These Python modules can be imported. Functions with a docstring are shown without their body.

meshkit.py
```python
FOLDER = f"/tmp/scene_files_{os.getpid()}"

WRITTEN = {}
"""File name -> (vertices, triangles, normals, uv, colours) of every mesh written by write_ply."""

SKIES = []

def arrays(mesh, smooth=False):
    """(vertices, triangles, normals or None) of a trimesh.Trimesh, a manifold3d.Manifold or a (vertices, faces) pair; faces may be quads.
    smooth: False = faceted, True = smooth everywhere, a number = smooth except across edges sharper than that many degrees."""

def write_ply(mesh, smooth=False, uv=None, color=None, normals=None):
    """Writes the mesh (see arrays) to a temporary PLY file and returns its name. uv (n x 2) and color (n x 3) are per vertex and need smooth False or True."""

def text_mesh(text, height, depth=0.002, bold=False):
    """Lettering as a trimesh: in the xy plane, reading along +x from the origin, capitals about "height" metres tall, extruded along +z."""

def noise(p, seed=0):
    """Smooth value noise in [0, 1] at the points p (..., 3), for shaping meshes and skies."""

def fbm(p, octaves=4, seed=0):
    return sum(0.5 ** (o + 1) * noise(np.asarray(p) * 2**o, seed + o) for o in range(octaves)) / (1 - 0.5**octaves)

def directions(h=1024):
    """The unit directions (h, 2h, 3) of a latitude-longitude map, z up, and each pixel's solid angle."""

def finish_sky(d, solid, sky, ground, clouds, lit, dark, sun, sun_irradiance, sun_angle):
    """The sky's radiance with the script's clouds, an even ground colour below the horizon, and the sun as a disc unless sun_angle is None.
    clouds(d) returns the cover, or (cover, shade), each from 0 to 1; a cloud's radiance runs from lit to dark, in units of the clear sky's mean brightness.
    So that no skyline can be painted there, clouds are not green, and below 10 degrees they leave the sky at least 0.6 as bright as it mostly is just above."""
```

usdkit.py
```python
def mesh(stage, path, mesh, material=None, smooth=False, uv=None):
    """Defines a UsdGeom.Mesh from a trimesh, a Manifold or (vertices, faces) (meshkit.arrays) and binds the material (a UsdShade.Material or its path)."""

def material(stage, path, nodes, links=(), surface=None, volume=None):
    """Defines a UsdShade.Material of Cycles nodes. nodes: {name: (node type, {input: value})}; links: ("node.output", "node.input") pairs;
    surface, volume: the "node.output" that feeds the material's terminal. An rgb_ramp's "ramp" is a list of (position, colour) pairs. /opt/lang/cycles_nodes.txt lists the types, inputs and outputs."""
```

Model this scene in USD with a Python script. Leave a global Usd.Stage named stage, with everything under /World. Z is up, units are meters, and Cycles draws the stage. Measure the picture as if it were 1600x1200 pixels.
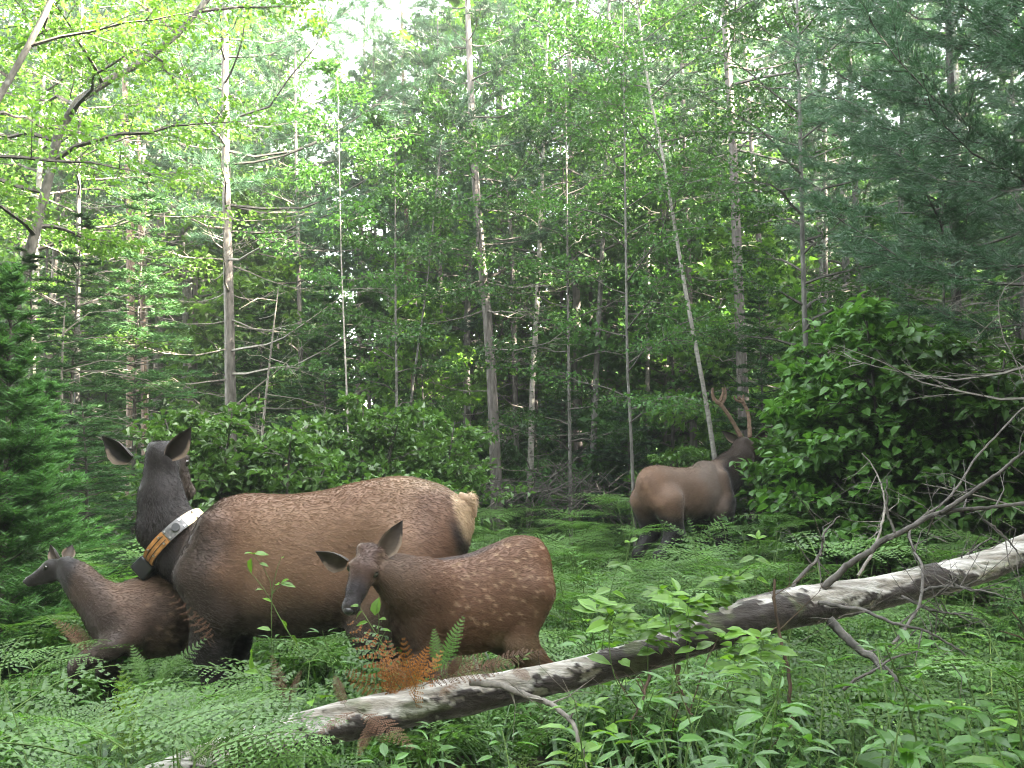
import math, random
import numpy as np, trimesh, usdkit, meshkit
from pxr import Usd, UsdGeom, UsdLux, UsdShade, Gf, Sdf, Vt

random.seed(7); np.random.seed(7)
stage = Usd.Stage.CreateInMemory()
UsdGeom.SetStageUpAxis(stage, 'Z'); UsdGeom.SetStageMetersPerUnit(stage, 1.0)
UsdGeom.Xform.Define(stage, '/World'); UsdGeom.Scope.Define(stage, '/World/Looks')

# ------------------------------------------------------------------ camera, sky, sun, exposure
FPX, CAM_H, PITCH = 1500.0, 1.5, math.atan(135 / 1500.0)
EXPOSURE = 4.78
cam = UsdGeom.Camera.Define(stage, '/World/camera')
cam.CreateHorizontalApertureAttr(36.0); cam.CreateVerticalApertureAttr(27.0)
cam.CreateFocalLengthAttr(36.0 * FPX / 1600); cam.CreateClippingRangeAttr(Gf.Vec2f(0.05, 5000))
cam.CreateExposureAttr(EXPOSURE)
cam.AddTranslateOp().Set(Gf.Vec3d(0, 0, CAM_H)); cam.AddRotateXOp().Set(90 + math.degrees(PITCH))
SUN = np.array([0.80, -0.26, 0.56]); SUN /= np.linalg.norm(SUN)
SUN_EL, SUN_ROT = math.asin(SUN[2]), math.atan2(SUN[0], SUN[1])
usdkit.material(stage, '/World/Looks/sky_look', {'sky': ('sky_texture', {'sky_type': 'single_scattering', 'sun_disc': False, 'sun_elevation': SUN_EL, 'sun_rotation': SUN_ROT, 'aerosol_density': 1.6, 'air_density': 1.0}),
    'c': ('texture_coordinate', {}), 'n': ('noise_texture', {'scale': 2.2, 'detail': 5, 'roughness': 0.55}), 'r': ('rgb_ramp', {'ramp': [(0.25, (.55, .55, .55)), (0.7, (1, 1, 1))]}), 'h': ('hsv', {'saturation': 0.32, 'value': 1.15}), 'w': ('mix_color', {'blend_type': 'multiply', 'fac': 1.0, 'b': (1.05, 1.01, .87)}), 'm': ('mix_color', {}),
    'b': ('background_shader', {'strength': 0.14})}, [('c.generated', 'n.vector'), ('n.fac', 'r.fac'), ('r.color', 'm.fac'), ('sky.color', 'h.color'), ('h.color', 'w.a'), ('sky.color', 'm.a'), ('w.result', 'm.b'), ('m.result', 'b.color')], surface='b.background')
sky = UsdLux.DomeLight.Define(stage, '/World/sky')
UsdShade.MaterialBindingAPI.Apply(sky.GetPrim()).Bind(UsdShade.Material.Get(stage, '/World/Looks/sky_look'))
sky.GetPrim().SetCustomDataByKey('kind', 'structure')
sun = UsdLux.DistantLight.Define(stage, '/World/sun')
sun.CreateIntensityAttr(1.1); sun.CreateAngleAttr(0.5); sun.CreateNormalizeAttr(True); sun.CreateColorAttr(Gf.Vec3f(1.0, 0.90, 0.74))
sun.AddTransformOp().Set(Gf.Matrix4d().SetRotate(Gf.Rotation(Gf.Vec3d(0, 0, 1), Gf.Vec3d(*map(float, SUN)))))

# ------------------------------------------------------------------ small helpers
def P(px, py, d):
    """the point of the place that the photograph shows at pixel (px, py), d metres ahead"""
    u, v = (px - 800) / FPX, (600 - py) / FPX
    y = math.cos(PITCH) - v * math.sin(PITCH); z = math.sin(PITCH) + v * math.cos(PITCH)
    return np.array([u * d / y, d, CAM_H + z * d / y])
def pix(p):
    p = np.asarray(p, float); x, y, z = p[..., 0], p[..., 1], p[..., 2] - CAM_H
    f = y * math.cos(PITCH) + z * math.sin(PITCH); up = -y * math.sin(PITCH) + z * math.cos(PITCH)
    f = np.maximum(f, 1e-3)
    return 800 + FPX * x / f, 600 - FPX * up / f
def nrm(v):
    v = np.asarray(v, float); return v / np.maximum(np.linalg.norm(v, axis=-1, keepdims=True), 1e-9)
def sstep(a, b, x):
    t = np.clip((x - a) / (b - a), 0, 1); return t * t * (3 - 2 * t)
def ground(x, y):
    x, y = np.asarray(x, float), np.asarray(y, float)
    q = np.stack([x * 0.55, y * 0.55, np.zeros_like(x)], -1)
    z = 0.16 * (meshkit.fbm(q + 17.3, 3) - 0.5) + 0.27 * np.exp(-((x + 0.15) / 1.1) ** 2 - ((y - 4.2) / 0.55) ** 2)
    return z + 0.012 * np.clip(y - 8, 0, 60) * 1.0 + 0.12 * np.exp(-((x - 1.5) / 1.6) ** 2 - ((y - 3.7) / 0.7) ** 2) + 0.13 * np.exp(-((x - 1.6) / 1.6) ** 2 - ((y - 7.8) / 1.2) ** 2) + 0.16 * np.exp(-((x - 1.0) / 1.2) ** 2 - ((y - 3.05) / .45) ** 2) + 0.24 * np.exp(-((x + 1.3) / 1.3) ** 2 - ((y - 3.15) / 0.6) ** 2)

MARKS = [('the cow elk head', 240, 720), ('the tracking collar', 255, 850), ('the left calf', 170, 960), ('the cow elk rump', 715, 800), ('the spotted calf muzzle', 560, 930), ('the spotted calf rump', 850, 900), ('the orange dead fern', 620, 1030), ('the bull elk rump', 1000, 780),
         ('the velvet antlers', 1140, 640), ('the lime log herbs', 1060, 930), ('the big dead limb', 1380, 845), ('the grey barked log part', 1220, 950), ('the right log end', 1550, 880), ('the left log end', 460, 1140), ('the main grey pine', 356, 400), ('the pine pair', 205, 300),
         ('the central dark pine', 755, 450), ('the leaning birch', 1060, 400), ('the thick sunlit pine', 1145, 250), ('the upper sky gap', 850, 60), ('the dark white pine', 1500, 250), ('the right side bush', 1350, 600), ('the left cedar', 30, 700), ('the bottom left corner', 0, 1200), ('the bottom middle', 800, 1200), ('the bottom right corner', 1600, 1200), ('the brush pile', 870, 770)]
ORD = ['nearest', 'second nearest', 'third nearest', 'fourth nearest', 'fifth nearest', 'sixth nearest', 'seventh nearest', 'eighth nearest', 'ninth nearest', 'tenth nearest', 'eleventh nearest', 'twelfth nearest', 'thirteenth nearest', 'fourteenth nearest', 'fifteenth nearest', 'sixteenth nearest']
def place_labels(pts, kinds_):
    """a label for each of many look-alikes: its kind, and which one it is counted from something one can find"""
    px, py = pix(np.asarray(pts, float)); D = np.hypot(px[:, None] - np.array([m[1] for m in MARKS]), py[:, None] - np.array([m[2] for m in MARKS])); near = D.argmin(1); out = []; cells = {}
    for i, k in enumerate(near):
        dx, dy = px[i] - MARKS[k][1], py[i] - MARKS[k][2]; rel = ('left of' if dx < 0 else 'right of') if abs(dx) > abs(dy) else ('above' if dy < 0 else 'below'); cells.setdefault((kinds_[i], rel, k), []).append((D[i, k], i))
    lab = [None] * len(pts)
    for (kd, rel, k), m in cells.items():
        for r, (_, i) in enumerate(sorted(m)):
            lab[i] = f'{kd} {rel} {MARKS[k][0]}' + (', ' + ORD[r] + ' there' if len(m) > 1 and r < 16 else ', far one there' if len(m) > 1 else '')
    return lab
names = {}
def numbered(path):
    n = names.get(path, -1) + 1; names[path] = n
    return path if n == 0 else f'{path}_{n:03d}'
def tag(o, label=None, cat=None, group=None, kind=None):
    o = o.GetPrim() if hasattr(o, 'GetPrim') else o
    for k, v in (('label', label), ('category', cat), ('group', group), ('kind', kind)):
        if v: o.SetCustomDataByKey(k, v)
    return o
def thing(name, label=None, cat=None, group=None, loc=(0, 0, 0), rz=0.0, sc=None, kind=None):
    x = UsdGeom.Xform.Define(stage, numbered('/World/' + name))
    x.AddTranslateOp().Set(Gf.Vec3d(*map(float, loc)))
    if rz: x.AddRotateZOp().Set(math.degrees(rz))
    if sc is not None: x.AddScaleOp().Set(Gf.Vec3f(*map(float, np.broadcast_to(sc, 3))))
    return tag(x, label, cat, group, kind)
def part(parent, name, mesh, mat, smooth=False, col=None, kind=None, label=None):
    base = str(parent.GetPath()) if parent is not None else '/World'
    m = usdkit.mesh(stage, numbered(base + '/' + name), mesh, '/World/Looks/' + mat, smooth=smooth)
    if col is not None:
        UsdGeom.PrimvarsAPI(m).CreatePrimvar('col', Sdf.ValueTypeNames.Color3fArray, 'vertex').Set(Vt.Vec3fArray.FromNumpy(np.asarray(col, np.float32)))
    return tag(m, label, None, None, kind)
stage.CreateClassPrim('/World/prototypes')
def proto(name):
    stage.CreateClassPrim(numbered('/World/prototypes/' + name)); p = '/World/prototypes/' + name
    n = names[p]
    return stage.GetPrimAtPath(p if n == 0 else f'{p}_{n:03d}')
def copy_of(pr, name, label, cat, group, loc, rz=0.0, sc=None, tilt=None):
    x = UsdGeom.Xform.Define(stage, numbered('/World/' + name))
    x.AddTranslateOp().Set(Gf.Vec3d(*map(float, loc))); x.AddRotateZOp().Set(math.degrees(rz))
    if tilt: x.AddRotateXOp().Set(tilt)
    if sc is not None: x.AddScaleOp().Set(Gf.Vec3f(*map(float, np.broadcast_to(sc, 3))))
    x.GetPrim().GetReferences().AddInternalReference(pr.GetPath()); x.GetPrim().SetInstanceable(True)
    return tag(x, label, cat, group)
def join(ms):
    """list of (vertices, faces) -> one"""
    ms = [m for m in ms if len(m[0])]
    at = np.cumsum([0] + [len(m[0]) for m in ms])
    return np.vstack([m[0] for m in ms]), np.vstack([m[1] + a for m, a in zip(ms, at)])
def tube(pts, rad, n=6, rough=0.0, seed=0, cap=True):
    """a tapering tube along pts"""
    pts = np.asarray(pts, float); rad = np.broadcast_to(rad, len(pts)).astype(float)
    t = nrm(np.gradient(pts, axis=0)); ref = np.array([0.31, 0.85, 0.42]) if abs(t[0] @ nrm([0.31, 0.85, 0.42])) < .9 else np.array([1.0, 0, 0])
    a = np.zeros_like(pts); a[0] = nrm(np.cross(t[0], ref))
    for i in range(1, len(pts)):
        v = a[i - 1] - t[i] * (a[i - 1] @ t[i]); a[i] = nrm(v)
    b = np.cross(t, a); th = np.arange(n) / n * 2 * np.pi
    ring = a[:, None] * np.cos(th)[None, :, None] + b[:, None] * np.sin(th)[None, :, None]
    r = rad[:, None] * np.ones(n)
    if rough:
        r = r * (1 + rough * (meshkit.noise(pts[:, None] * 9 + ring * 2.2 + seed) - 0.5) * 2)
    v = (pts[:, None] + ring * r[..., None]).reshape(-1, 3)
    i, j = np.meshgrid(np.arange(len(pts) - 1), np.arange(n), indexing='ij'); k = (j + 1) % n
    q = np.stack([i * n + j, i * n + k, (i + 1) * n + k, (i + 1) * n + j], -1).reshape(-1, 4)
    f = np.vstack([q[:, [0, 1, 2]], q[:, [0, 2, 3]]])
    if cap:
        v = np.vstack([v, pts[:1], pts[-1:]]); c0, c1 = len(v) - 2, len(v) - 1; jj = np.arange(n); kk = (jj + 1) % n
        f = np.vstack([f, np.stack([np.full(n, c0), kk, jj], 1), np.stack([np.full(n, c1), (len(pts) - 1) * n + jj, (len(pts) - 1) * n + kk], 1)])
    return v, f
def spline(pts, n):
    """a smooth line through pts"""
    from scipy.interpolate import PchipInterpolator
    pts = np.asarray(pts, float); s = np.concatenate([[0], np.cumsum(np.linalg.norm(np.diff(pts[:, :3], axis=0), axis=1))])
    return PchipInterpolator(s, pts)(np.linspace(0, s[-1], n))

# ------------------------------------------------------------------ materials
def leaf_look(name, cols, trans=0.35, tcol=(1.25, 1.35, 0.55), rough=0.42, spec=0.35, vary=0.35):
    """leaves: each leaf its own tone from cols, thin and partly see-through to light"""
    n = {'g': ('geometry', {}), 'o': ('object_info', {}), 'r': ('rgb_ramp', {'ramp': [(i / (len(cols) - 1), c) for i, c in enumerate(cols)]}),
         'v': ('map_range', {'from_min': 0.0, 'from_max': 1.0, 'to_min': 1 - vary, 'to_max': 1 + vary}),
         'm': ('mix_color', {'blend_type': 'multiply', 'fac': 1.0}), 'cv': ('combine_xyz', {}),
         'p': ('principled_bsdf', {'roughness': rough, 'specular_ior_level': spec}), 'tm': ('mix_color', {'blend_type': 'multiply', 'fac': 1.0, 'b': tcol}),
         't': ('translucent_bsdf', {}), 'x': ('mix_closure', {'fac': trans})}
    l = [('g.random_per_island', 'r.fac'), ('o.random', 'v.value'), ('v.result', 'cv.x'), ('v.result', 'cv.y'), ('v.result', 'cv.z'), ('r.color', 'm.a'), ('cv.vector', 'm.b'),
         ('m.result', 'p.base_color'), ('m.result', 'tm.a'), ('tm.result', 't.color'), ('p.BSDF', 'x.closure1'), ('t.BSDF', 'x.closure2')]
    usdkit.material(stage, '/World/Looks/' + name, n, l, surface='x.closure')
def bark_look(name, dark, light, scale=(14, 14, 4), patch=None, bump=0.6, rough=0.85, lo=0.3, hi=0.7):
    n = {'c': ('texture_coordinate', {}), 'mp': ('mapping', {'scale': scale}), 'n': ('noise_texture', {'scale': 1.0, 'detail': 6, 'roughness': 0.65}),
         'r': ('rgb_ramp', {'ramp': [(lo, dark), (hi, light)]}), 'b': ('bump', {'strength': bump, 'distance': 0.02}), 'p': ('principled_bsdf', {'roughness': rough, 'specular_ior_level': 0.2})}
    l = [('c.object', 'mp.vector'), ('mp.vector', 'n.vector'), ('n.fac', 'r.fac'), ('n.fac', 'b.height'), ('b.normal', 'p.normal')]
    if patch:
        n['n2'] = ('noise_texture', {'scale': patch[1], 'detail': 3, 'roughness': 0.6}); n['r2'] = ('rgb_ramp', {'ramp': [(patch[2], (0, 0, 0)), (patch[2] + 0.08, (1, 1, 1))]})
        n['mx'] = ('mix_color', {'b': patch[0]})
        l += [('c.object', 'n2.vector'), ('n2.fac', 'r2.fac'), ('r2.color', 'mx.fac'), ('r.color', 'mx.a'), ('mx.result', 'p.base_color')]
    else: l += [('r.color', 'p.base_color')]
    usdkit.material(stage, '/World/Looks/' + name, n, l, surface='p.BSDF')
def plain(name, col, rough=0.5, spec=0.5, noise=None, metallic=0.0):
    n = {'p': ('principled_bsdf', {'base_color': col, 'roughness': rough, 'specular_ior_level': spec, 'metallic': metallic})}; l = []
    if noise:
        n['c'] = ('texture_coordinate', {}); n['n'] = ('noise_texture', {'scale': noise[0], 'detail': 4}); n['r'] = ('rgb_ramp', {'ramp': [(0.3, col), (0.7, noise[1])]}); l = [('c.object', 'n.vector'), ('n.fac', 'r.fac'), ('r.color', 'p.base_color')]
    usdkit.material(stage, '/World/Looks/' + name, n, l, surface='p.BSDF')
def fur_look(name, streak=(60, 60, 60), amount=0.35, rough=0.6, bump=0.5):
    n = {'a': ('attribute', {'attribute': 'col'}), 'c': ('texture_coordinate', {}), 'mp': ('mapping', {'scale': streak}), 'n': ('noise_texture', {'scale': 1.0, 'detail': 4, 'roughness': 0.7}),
         'v': ('map_range', {'from_min': 0.25, 'from_max': 0.75, 'to_min': 1 - amount, 'to_max': 1 + amount}), 'cv': ('combine_xyz', {}), 'm': ('mix_color', {'blend_type': 'multiply', 'fac': 1.0}),
         'b': ('bump', {'strength': bump, 'distance': 0.01}), 'p': ('principled_bsdf', {'roughness': rough, 'specular_ior_level': 0.25, 'sheen_weight': 0.15, 'sheen_roughness': 0.4})}
    l = [('c.object', 'mp.vector'), ('mp.vector', 'n.vector'), ('n.fac', 'v.value'), ('v.result', 'cv.x'), ('v.result', 'cv.y'), ('v.result', 'cv.z'), ('a.color', 'm.a'), ('cv.vector', 'm.b'), ('m.result', 'p.base_color'), ('n.fac', 'b.height'), ('b.normal', 'p.normal')]
    usdkit.material(stage, '/World/Looks/' + name, n, l, surface='p.BSDF')
def strand_look(name):
    n = {'a': ('attribute', {'attribute': 'col'}), 'p': ('principled_bsdf', {'roughness': 0.5, 'specular_ior_level': 0.3})}
    usdkit.material(stage, '/World/Looks/' + name, n, [('a.color', 'p.base_color')], surface='p.BSDF')
fur_look('fur', (26, 60, 60), 0.2, .6, .3); strand_look('strands')
plain('eye_look', (0.006, 0.005, 0.004), 0.06, 0.8); plain('nose_look', (0.012, 0.011, 0.012), 0.35, 0.5)
plain('velvet', (0.095, 0.06, 0.042), 0.85, 0.2, (30, (0.17, 0.11, 0.075)))
plain('collar_cream', (0.62, 0.5, 0.32), 0.5, 0.4, (40, (0.5, 0.38, 0.22))); plain('collar_tan', (0.36, 0.17, 0.05), 0.5, 0.4, (30, (0.24, 0.11, 0.035)))
plain('collar_black', (0.012, 0.012, 0.014), 0.35, 0.5); plain('collar_grey', (0.16, 0.15, 0.15), 0.4, 0.5, (50, (0.05, 0.05, 0.05))); plain('steel', (0.5, 0.5, 0.5), 0.3, 0.5, None, 1.0)
plain('hoof', (0.015, 0.012, 0.01), 0.4, 0.4)
# ------------------------------------------------------------------ animals
def surface_nets(D, org, h):
    ins = D < 0; nx, ny, nz = D.shape
    c = np.array([(a, b, d) for a in (0, 1) for b in (0, 1) for d in (0, 1)])
    sh = lambda A, o: A[o[0]:nx - 1 + o[0], o[1]:ny - 1 + o[1], o[2]:nz - 1 + o[2]]
    cnt = sum(sh(ins, o).astype(np.int8) for o in c); act = (cnt > 0) & (cnt < 8)
    idx = -np.ones(act.shape, int); cells = np.argwhere(act); idx[act] = np.arange(len(cells))
    acc = np.zeros((len(cells), 3)); num = np.zeros(len(cells))
    for i, o in enumerate(c):
        for ax in range(3):
            if o[ax] == 0:
                q = o.copy(); q[ax] = 1
                a, b = D[tuple((cells + o).T)], D[tuple((cells + q).T)]; s = (a < 0) != (b < 0)
                t = np.where(s, a / np.where(s, a - b, 1), 0); p = o + t[:, None] * (q - o)
                acc[s] += p[s]; num[s] += 1
    v = org + (cells + acc / num[:, None]) * h; fs = []
    for ax in range(3):
        o = [0, 0, 0]; o[ax] = 1
        A, B = ins[tuple(slice(0, n - e) for n, e in zip(ins.shape, o))], ins[tuple(slice(e, n) for n, e in zip(ins.shape, o))]
        u, w = (ax + 1) % 3, (ax + 2) % 3; e = np.argwhere(A != B)
        e = e[(e[:, u] > 0) & (e[:, w] > 0) & (e[:, u] < ins.shape[u] - 1) & (e[:, w] < ins.shape[w] - 1)]
        flip = B[tuple(e.T)]; q = []
        for du, dw in ((-1, -1), (0, -1), (0, 0), (-1, 0)):
            k = e.copy(); k[:, u] += du; k[:, w] += dw; q.append(idx[tuple(k.T)])
        q = np.stack(q, 1); q[flip] = q[flip][:, ::-1]; fs.append(q)
    f = np.vstack(fs); return v, np.vstack([f[:, [0, 1, 2]], f[:, [0, 2, 3]]])
def smin(a, b, k):
    h = np.clip(0.5 + 0.5 * (b - a) / k, 0, 1); return b + (a - b) * h - k * h * (1 - h)
def cone(p, a, b, ra, rb, n=None, s=1.0):
    """distance to a tapering limb; n, s: how much thinner (s > 1) it is along the direction n"""
    a, b = np.asarray(a, float), np.asarray(b, float); ab = b - a
    t = np.clip(((p - a) @ ab) / max(ab @ ab, 1e-9), 0, 1); q = p - a - t[..., None] * ab
    l2 = (q * q).sum(-1)
    if n is not None: n = nrm(n); l2 = l2 + (s * s - 1) * (q @ n) ** 2
    return np.sqrt(l2) - (ra + (rb - ra) * t)
class Body:
    def __init__(self, prof, bounds, h):
        """prof: rows of x, top, bottom, half width along the trunk"""
        self.org = np.array(bounds[0], float); n = np.ceil((np.array(bounds[1]) - self.org) / h).astype(int) + 1; self.h = h
        g = np.stack(np.meshgrid(*[self.org[i] + np.arange(n[i]) * h for i in range(3)], indexing='ij'), -1); self.p = g
        from scipy.interpolate import PchipInterpolator
        prof = np.array(sorted(prof)); x = np.clip(g[..., 0], prof[0, 0], prof[-1, 0]); it = PchipInterpolator(prof[:, 0], prof[:, 1:])(x)
        zc, hz, hy = (it[..., 0] + it[..., 1]) / 2, (it[..., 0] - it[..., 1]) / 2, it[..., 2]
        dz = (g[..., 2] - zc) / hz; w = hy * (1 - 0.16 * np.clip(dz, 0, 1))
        k = (np.abs(dz) ** 2.25 + np.abs(g[..., 1] / w) ** 2.25) ** (1 / 2.25)
        d = (k - 1) * np.minimum(hz, hy); over = np.abs(g[..., 0] - x)
        self.D = np.where(over > 0, np.sqrt(np.maximum(d, 0) ** 2 + over ** 2) - 0.0 + np.minimum(d, 0) * 0, d)
    def add(self, joints, k=0.06, n=None, s=1.0):
        """joints: rows of x, y, z, radius"""
        for a, b in zip(joints[:-1], joints[1:]):
            self.D = smin(self.D, cone(self.p, a[:3], b[:3], a[3], b[3], n, s), k)
    def ball(self, c, r, k=0.03, cut=False):
        d = np.linalg.norm((self.p - np.asarray(c)) / np.broadcast_to(r, 3), axis=-1) - 1; d = d * np.min(r)
        self.D = -smin(-self.D, d, k) if cut else smin(self.D, d, k)
    def mesh(self):
        v, f = surface_nets(self.D, self.org, self.h); m = trimesh.Trimesh(v, f, process=False)
        big = max(m.split(only_watertight=False), key=lambda q: len(q.faces)) if m.body_count > 1 else m
        trimesh.smoothing.filter_taubin(big, 0.5, 0.53, 8)
        big.fix_normals()
        return np.array(big.vertices), np.array(big.faces)
def ear(base, tip, face, width, cup=0.35):
    """a cupped ear, two skins thick: pointing from base to tip, its hollow turned towards face"""
    base, tip = np.asarray(base, float), np.asarray(tip, float); d = tip - base; L = np.linalg.norm(d); d = d / L
    n = nrm(face - d * (np.asarray(face) @ d)); s = np.cross(d, n); T, U = np.linspace(0, 1, 15), np.linspace(-1, 1, 11)
    w = width * np.interp(T, [0, .1, .28, .5, .72, .9, 1], [.42, .62, .95, 1.0, .74, .32, .03]); a = U[None] * (1.35 - 0.75 * T[:, None])
    R = w[:, None] / 1.05; x = np.sin(a) * R; z = (1 - np.cos(a)) * R * (1 + cup) - 0.10 * L * (T[:, None] ** 2) * 0
    fr = base + T[:, None, None] * L * d + x[..., None] * s + z[..., None] * n
    th = 0.008 * np.sqrt(np.maximum(1 - U[None] ** 2, 0)) * (1 - 0.7 * T[:, None]) + 0.001; bk = fr - th[..., None] * n
    nt, nu = fr.shape[:2]; i, j = np.meshgrid(np.arange(nt - 1), np.arange(nu - 1), indexing='ij')
    q = np.stack([i * nu + j, i * nu + j + 1, (i + 1) * nu + j + 1, (i + 1) * nu + j], -1).reshape(-1, 4); m = nt * nu
    rim = np.concatenate([np.arange(0, nu), np.arange(1, nt) * nu + nu - 1, (nt - 1) * nu + np.arange(nu - 2, -1, -1), np.arange(nt - 2, 0, -1) * nu]); r2 = np.roll(rim, -1)
    side = np.stack([rim, r2, r2 + m, rim + m], 1)
    f = np.vstack([q[:, ::-1], q + m, side]); f = np.vstack([f[:, [0, 1, 2]], f[:, [0, 2, 3]]])
    inner = np.concatenate([np.ones(m), np.zeros(m)]) * 1.0; t = np.tile(np.repeat(T, nu), 2); e = np.tile(np.abs(U), 2 * nt)
    return (np.vstack([fr.reshape(-1, 3), bk.reshape(-1, 3)]), f), inner, t, e
def fur_curves(parent, v, f, colf, n, length, flow, seed, width=0.0022, lift=0.35, where=None):
    rng = np.random.default_rng(seed); tri = v[f]; cr = np.cross(tri[:, 1] - tri[:, 0], tri[:, 2] - tri[:, 0]); ar = np.linalg.norm(cr, axis=1)
    pick = rng.choice(len(f), n, p=ar / ar.sum()); u = rng.random((n, 2)); o = u.sum(1) > 1; u[o] = 1 - u[o]
    p = tri[pick, 0] + u[:, :1] * (tri[pick, 1] - tri[pick, 0]) + u[:, 1:] * (tri[pick, 2] - tri[pick, 0]); nn = nrm(cr[pick])
    if where is not None: k = where(p); p, nn = p[k], nn[k]; n = len(p)
    fl = flow(p) + 0.22 * rng.normal(size=(n, 3)); fl = nrm(fl - nn * (fl * nn).sum(1, keepdims=True)); L = (length(p) if callable(length) else length) * rng.uniform(0.6, 1.25, n)
    l = lift * rng.uniform(0.6, 1.5, n)[:, None]; d0 = nrm(fl + nn * l * 1.6); d1 = nrm(fl + nn * l * 0.3); a = p - nn * 0.003; b = a + d0 * L[:, None] * .5; c = b + d1 * L[:, None] * .5
    c3 = BC(parent, 'fur', np.stack([a, b, c], 1), width * np.array([1.0, 0.8, 0.15]), 'strands')
    col = colf(p) * rng.uniform(0.82, 1.2, n)[:, None]
    UsdGeom.PrimvarsAPI(c3).CreatePrimvar('col', Sdf.ValueTypeNames.Color3fArray, 'uniform').Set(Vt.Vec3fArray.FromNumpy(col.astype(np.float32)))
    return c3
def BC(parent, name, pts, w, mat):
    """straight-segment hairs: pts (n, k, 3)"""
    c = UsdGeom.BasisCurves.Define(stage, numbered((str(parent.GetPath()) if parent is not None else '/World') + '/' + name)); n, k = pts.shape[:2]
    c.CreateTypeAttr('linear'); c.CreateCurveVertexCountsAttr(Vt.IntArray.FromNumpy(np.full(n, k, np.int32)))
    c.CreatePointsAttr(Vt.Vec3fArray.FromNumpy(pts.reshape(-1, 3).astype(np.float32)))
    c.CreateWidthsAttr(Vt.FloatArray.FromNumpy(np.tile(w, n).astype(np.float32))); c.SetWidthsInterpolation('vertex')
    UsdShade.MaterialBindingAPI.Apply(c.GetPrim()).Bind(UsdShade.Material.Get(stage, '/World/Looks/' + mat)); return c
def mixc(a, b, t): return a + (b - a) * np.asarray(t)[..., None]
def frame(fwd, up):
    f = nrm(fwd); s = nrm(np.cross(up, f)); return f, s, np.cross(f, s)     # forward, left, up

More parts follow.
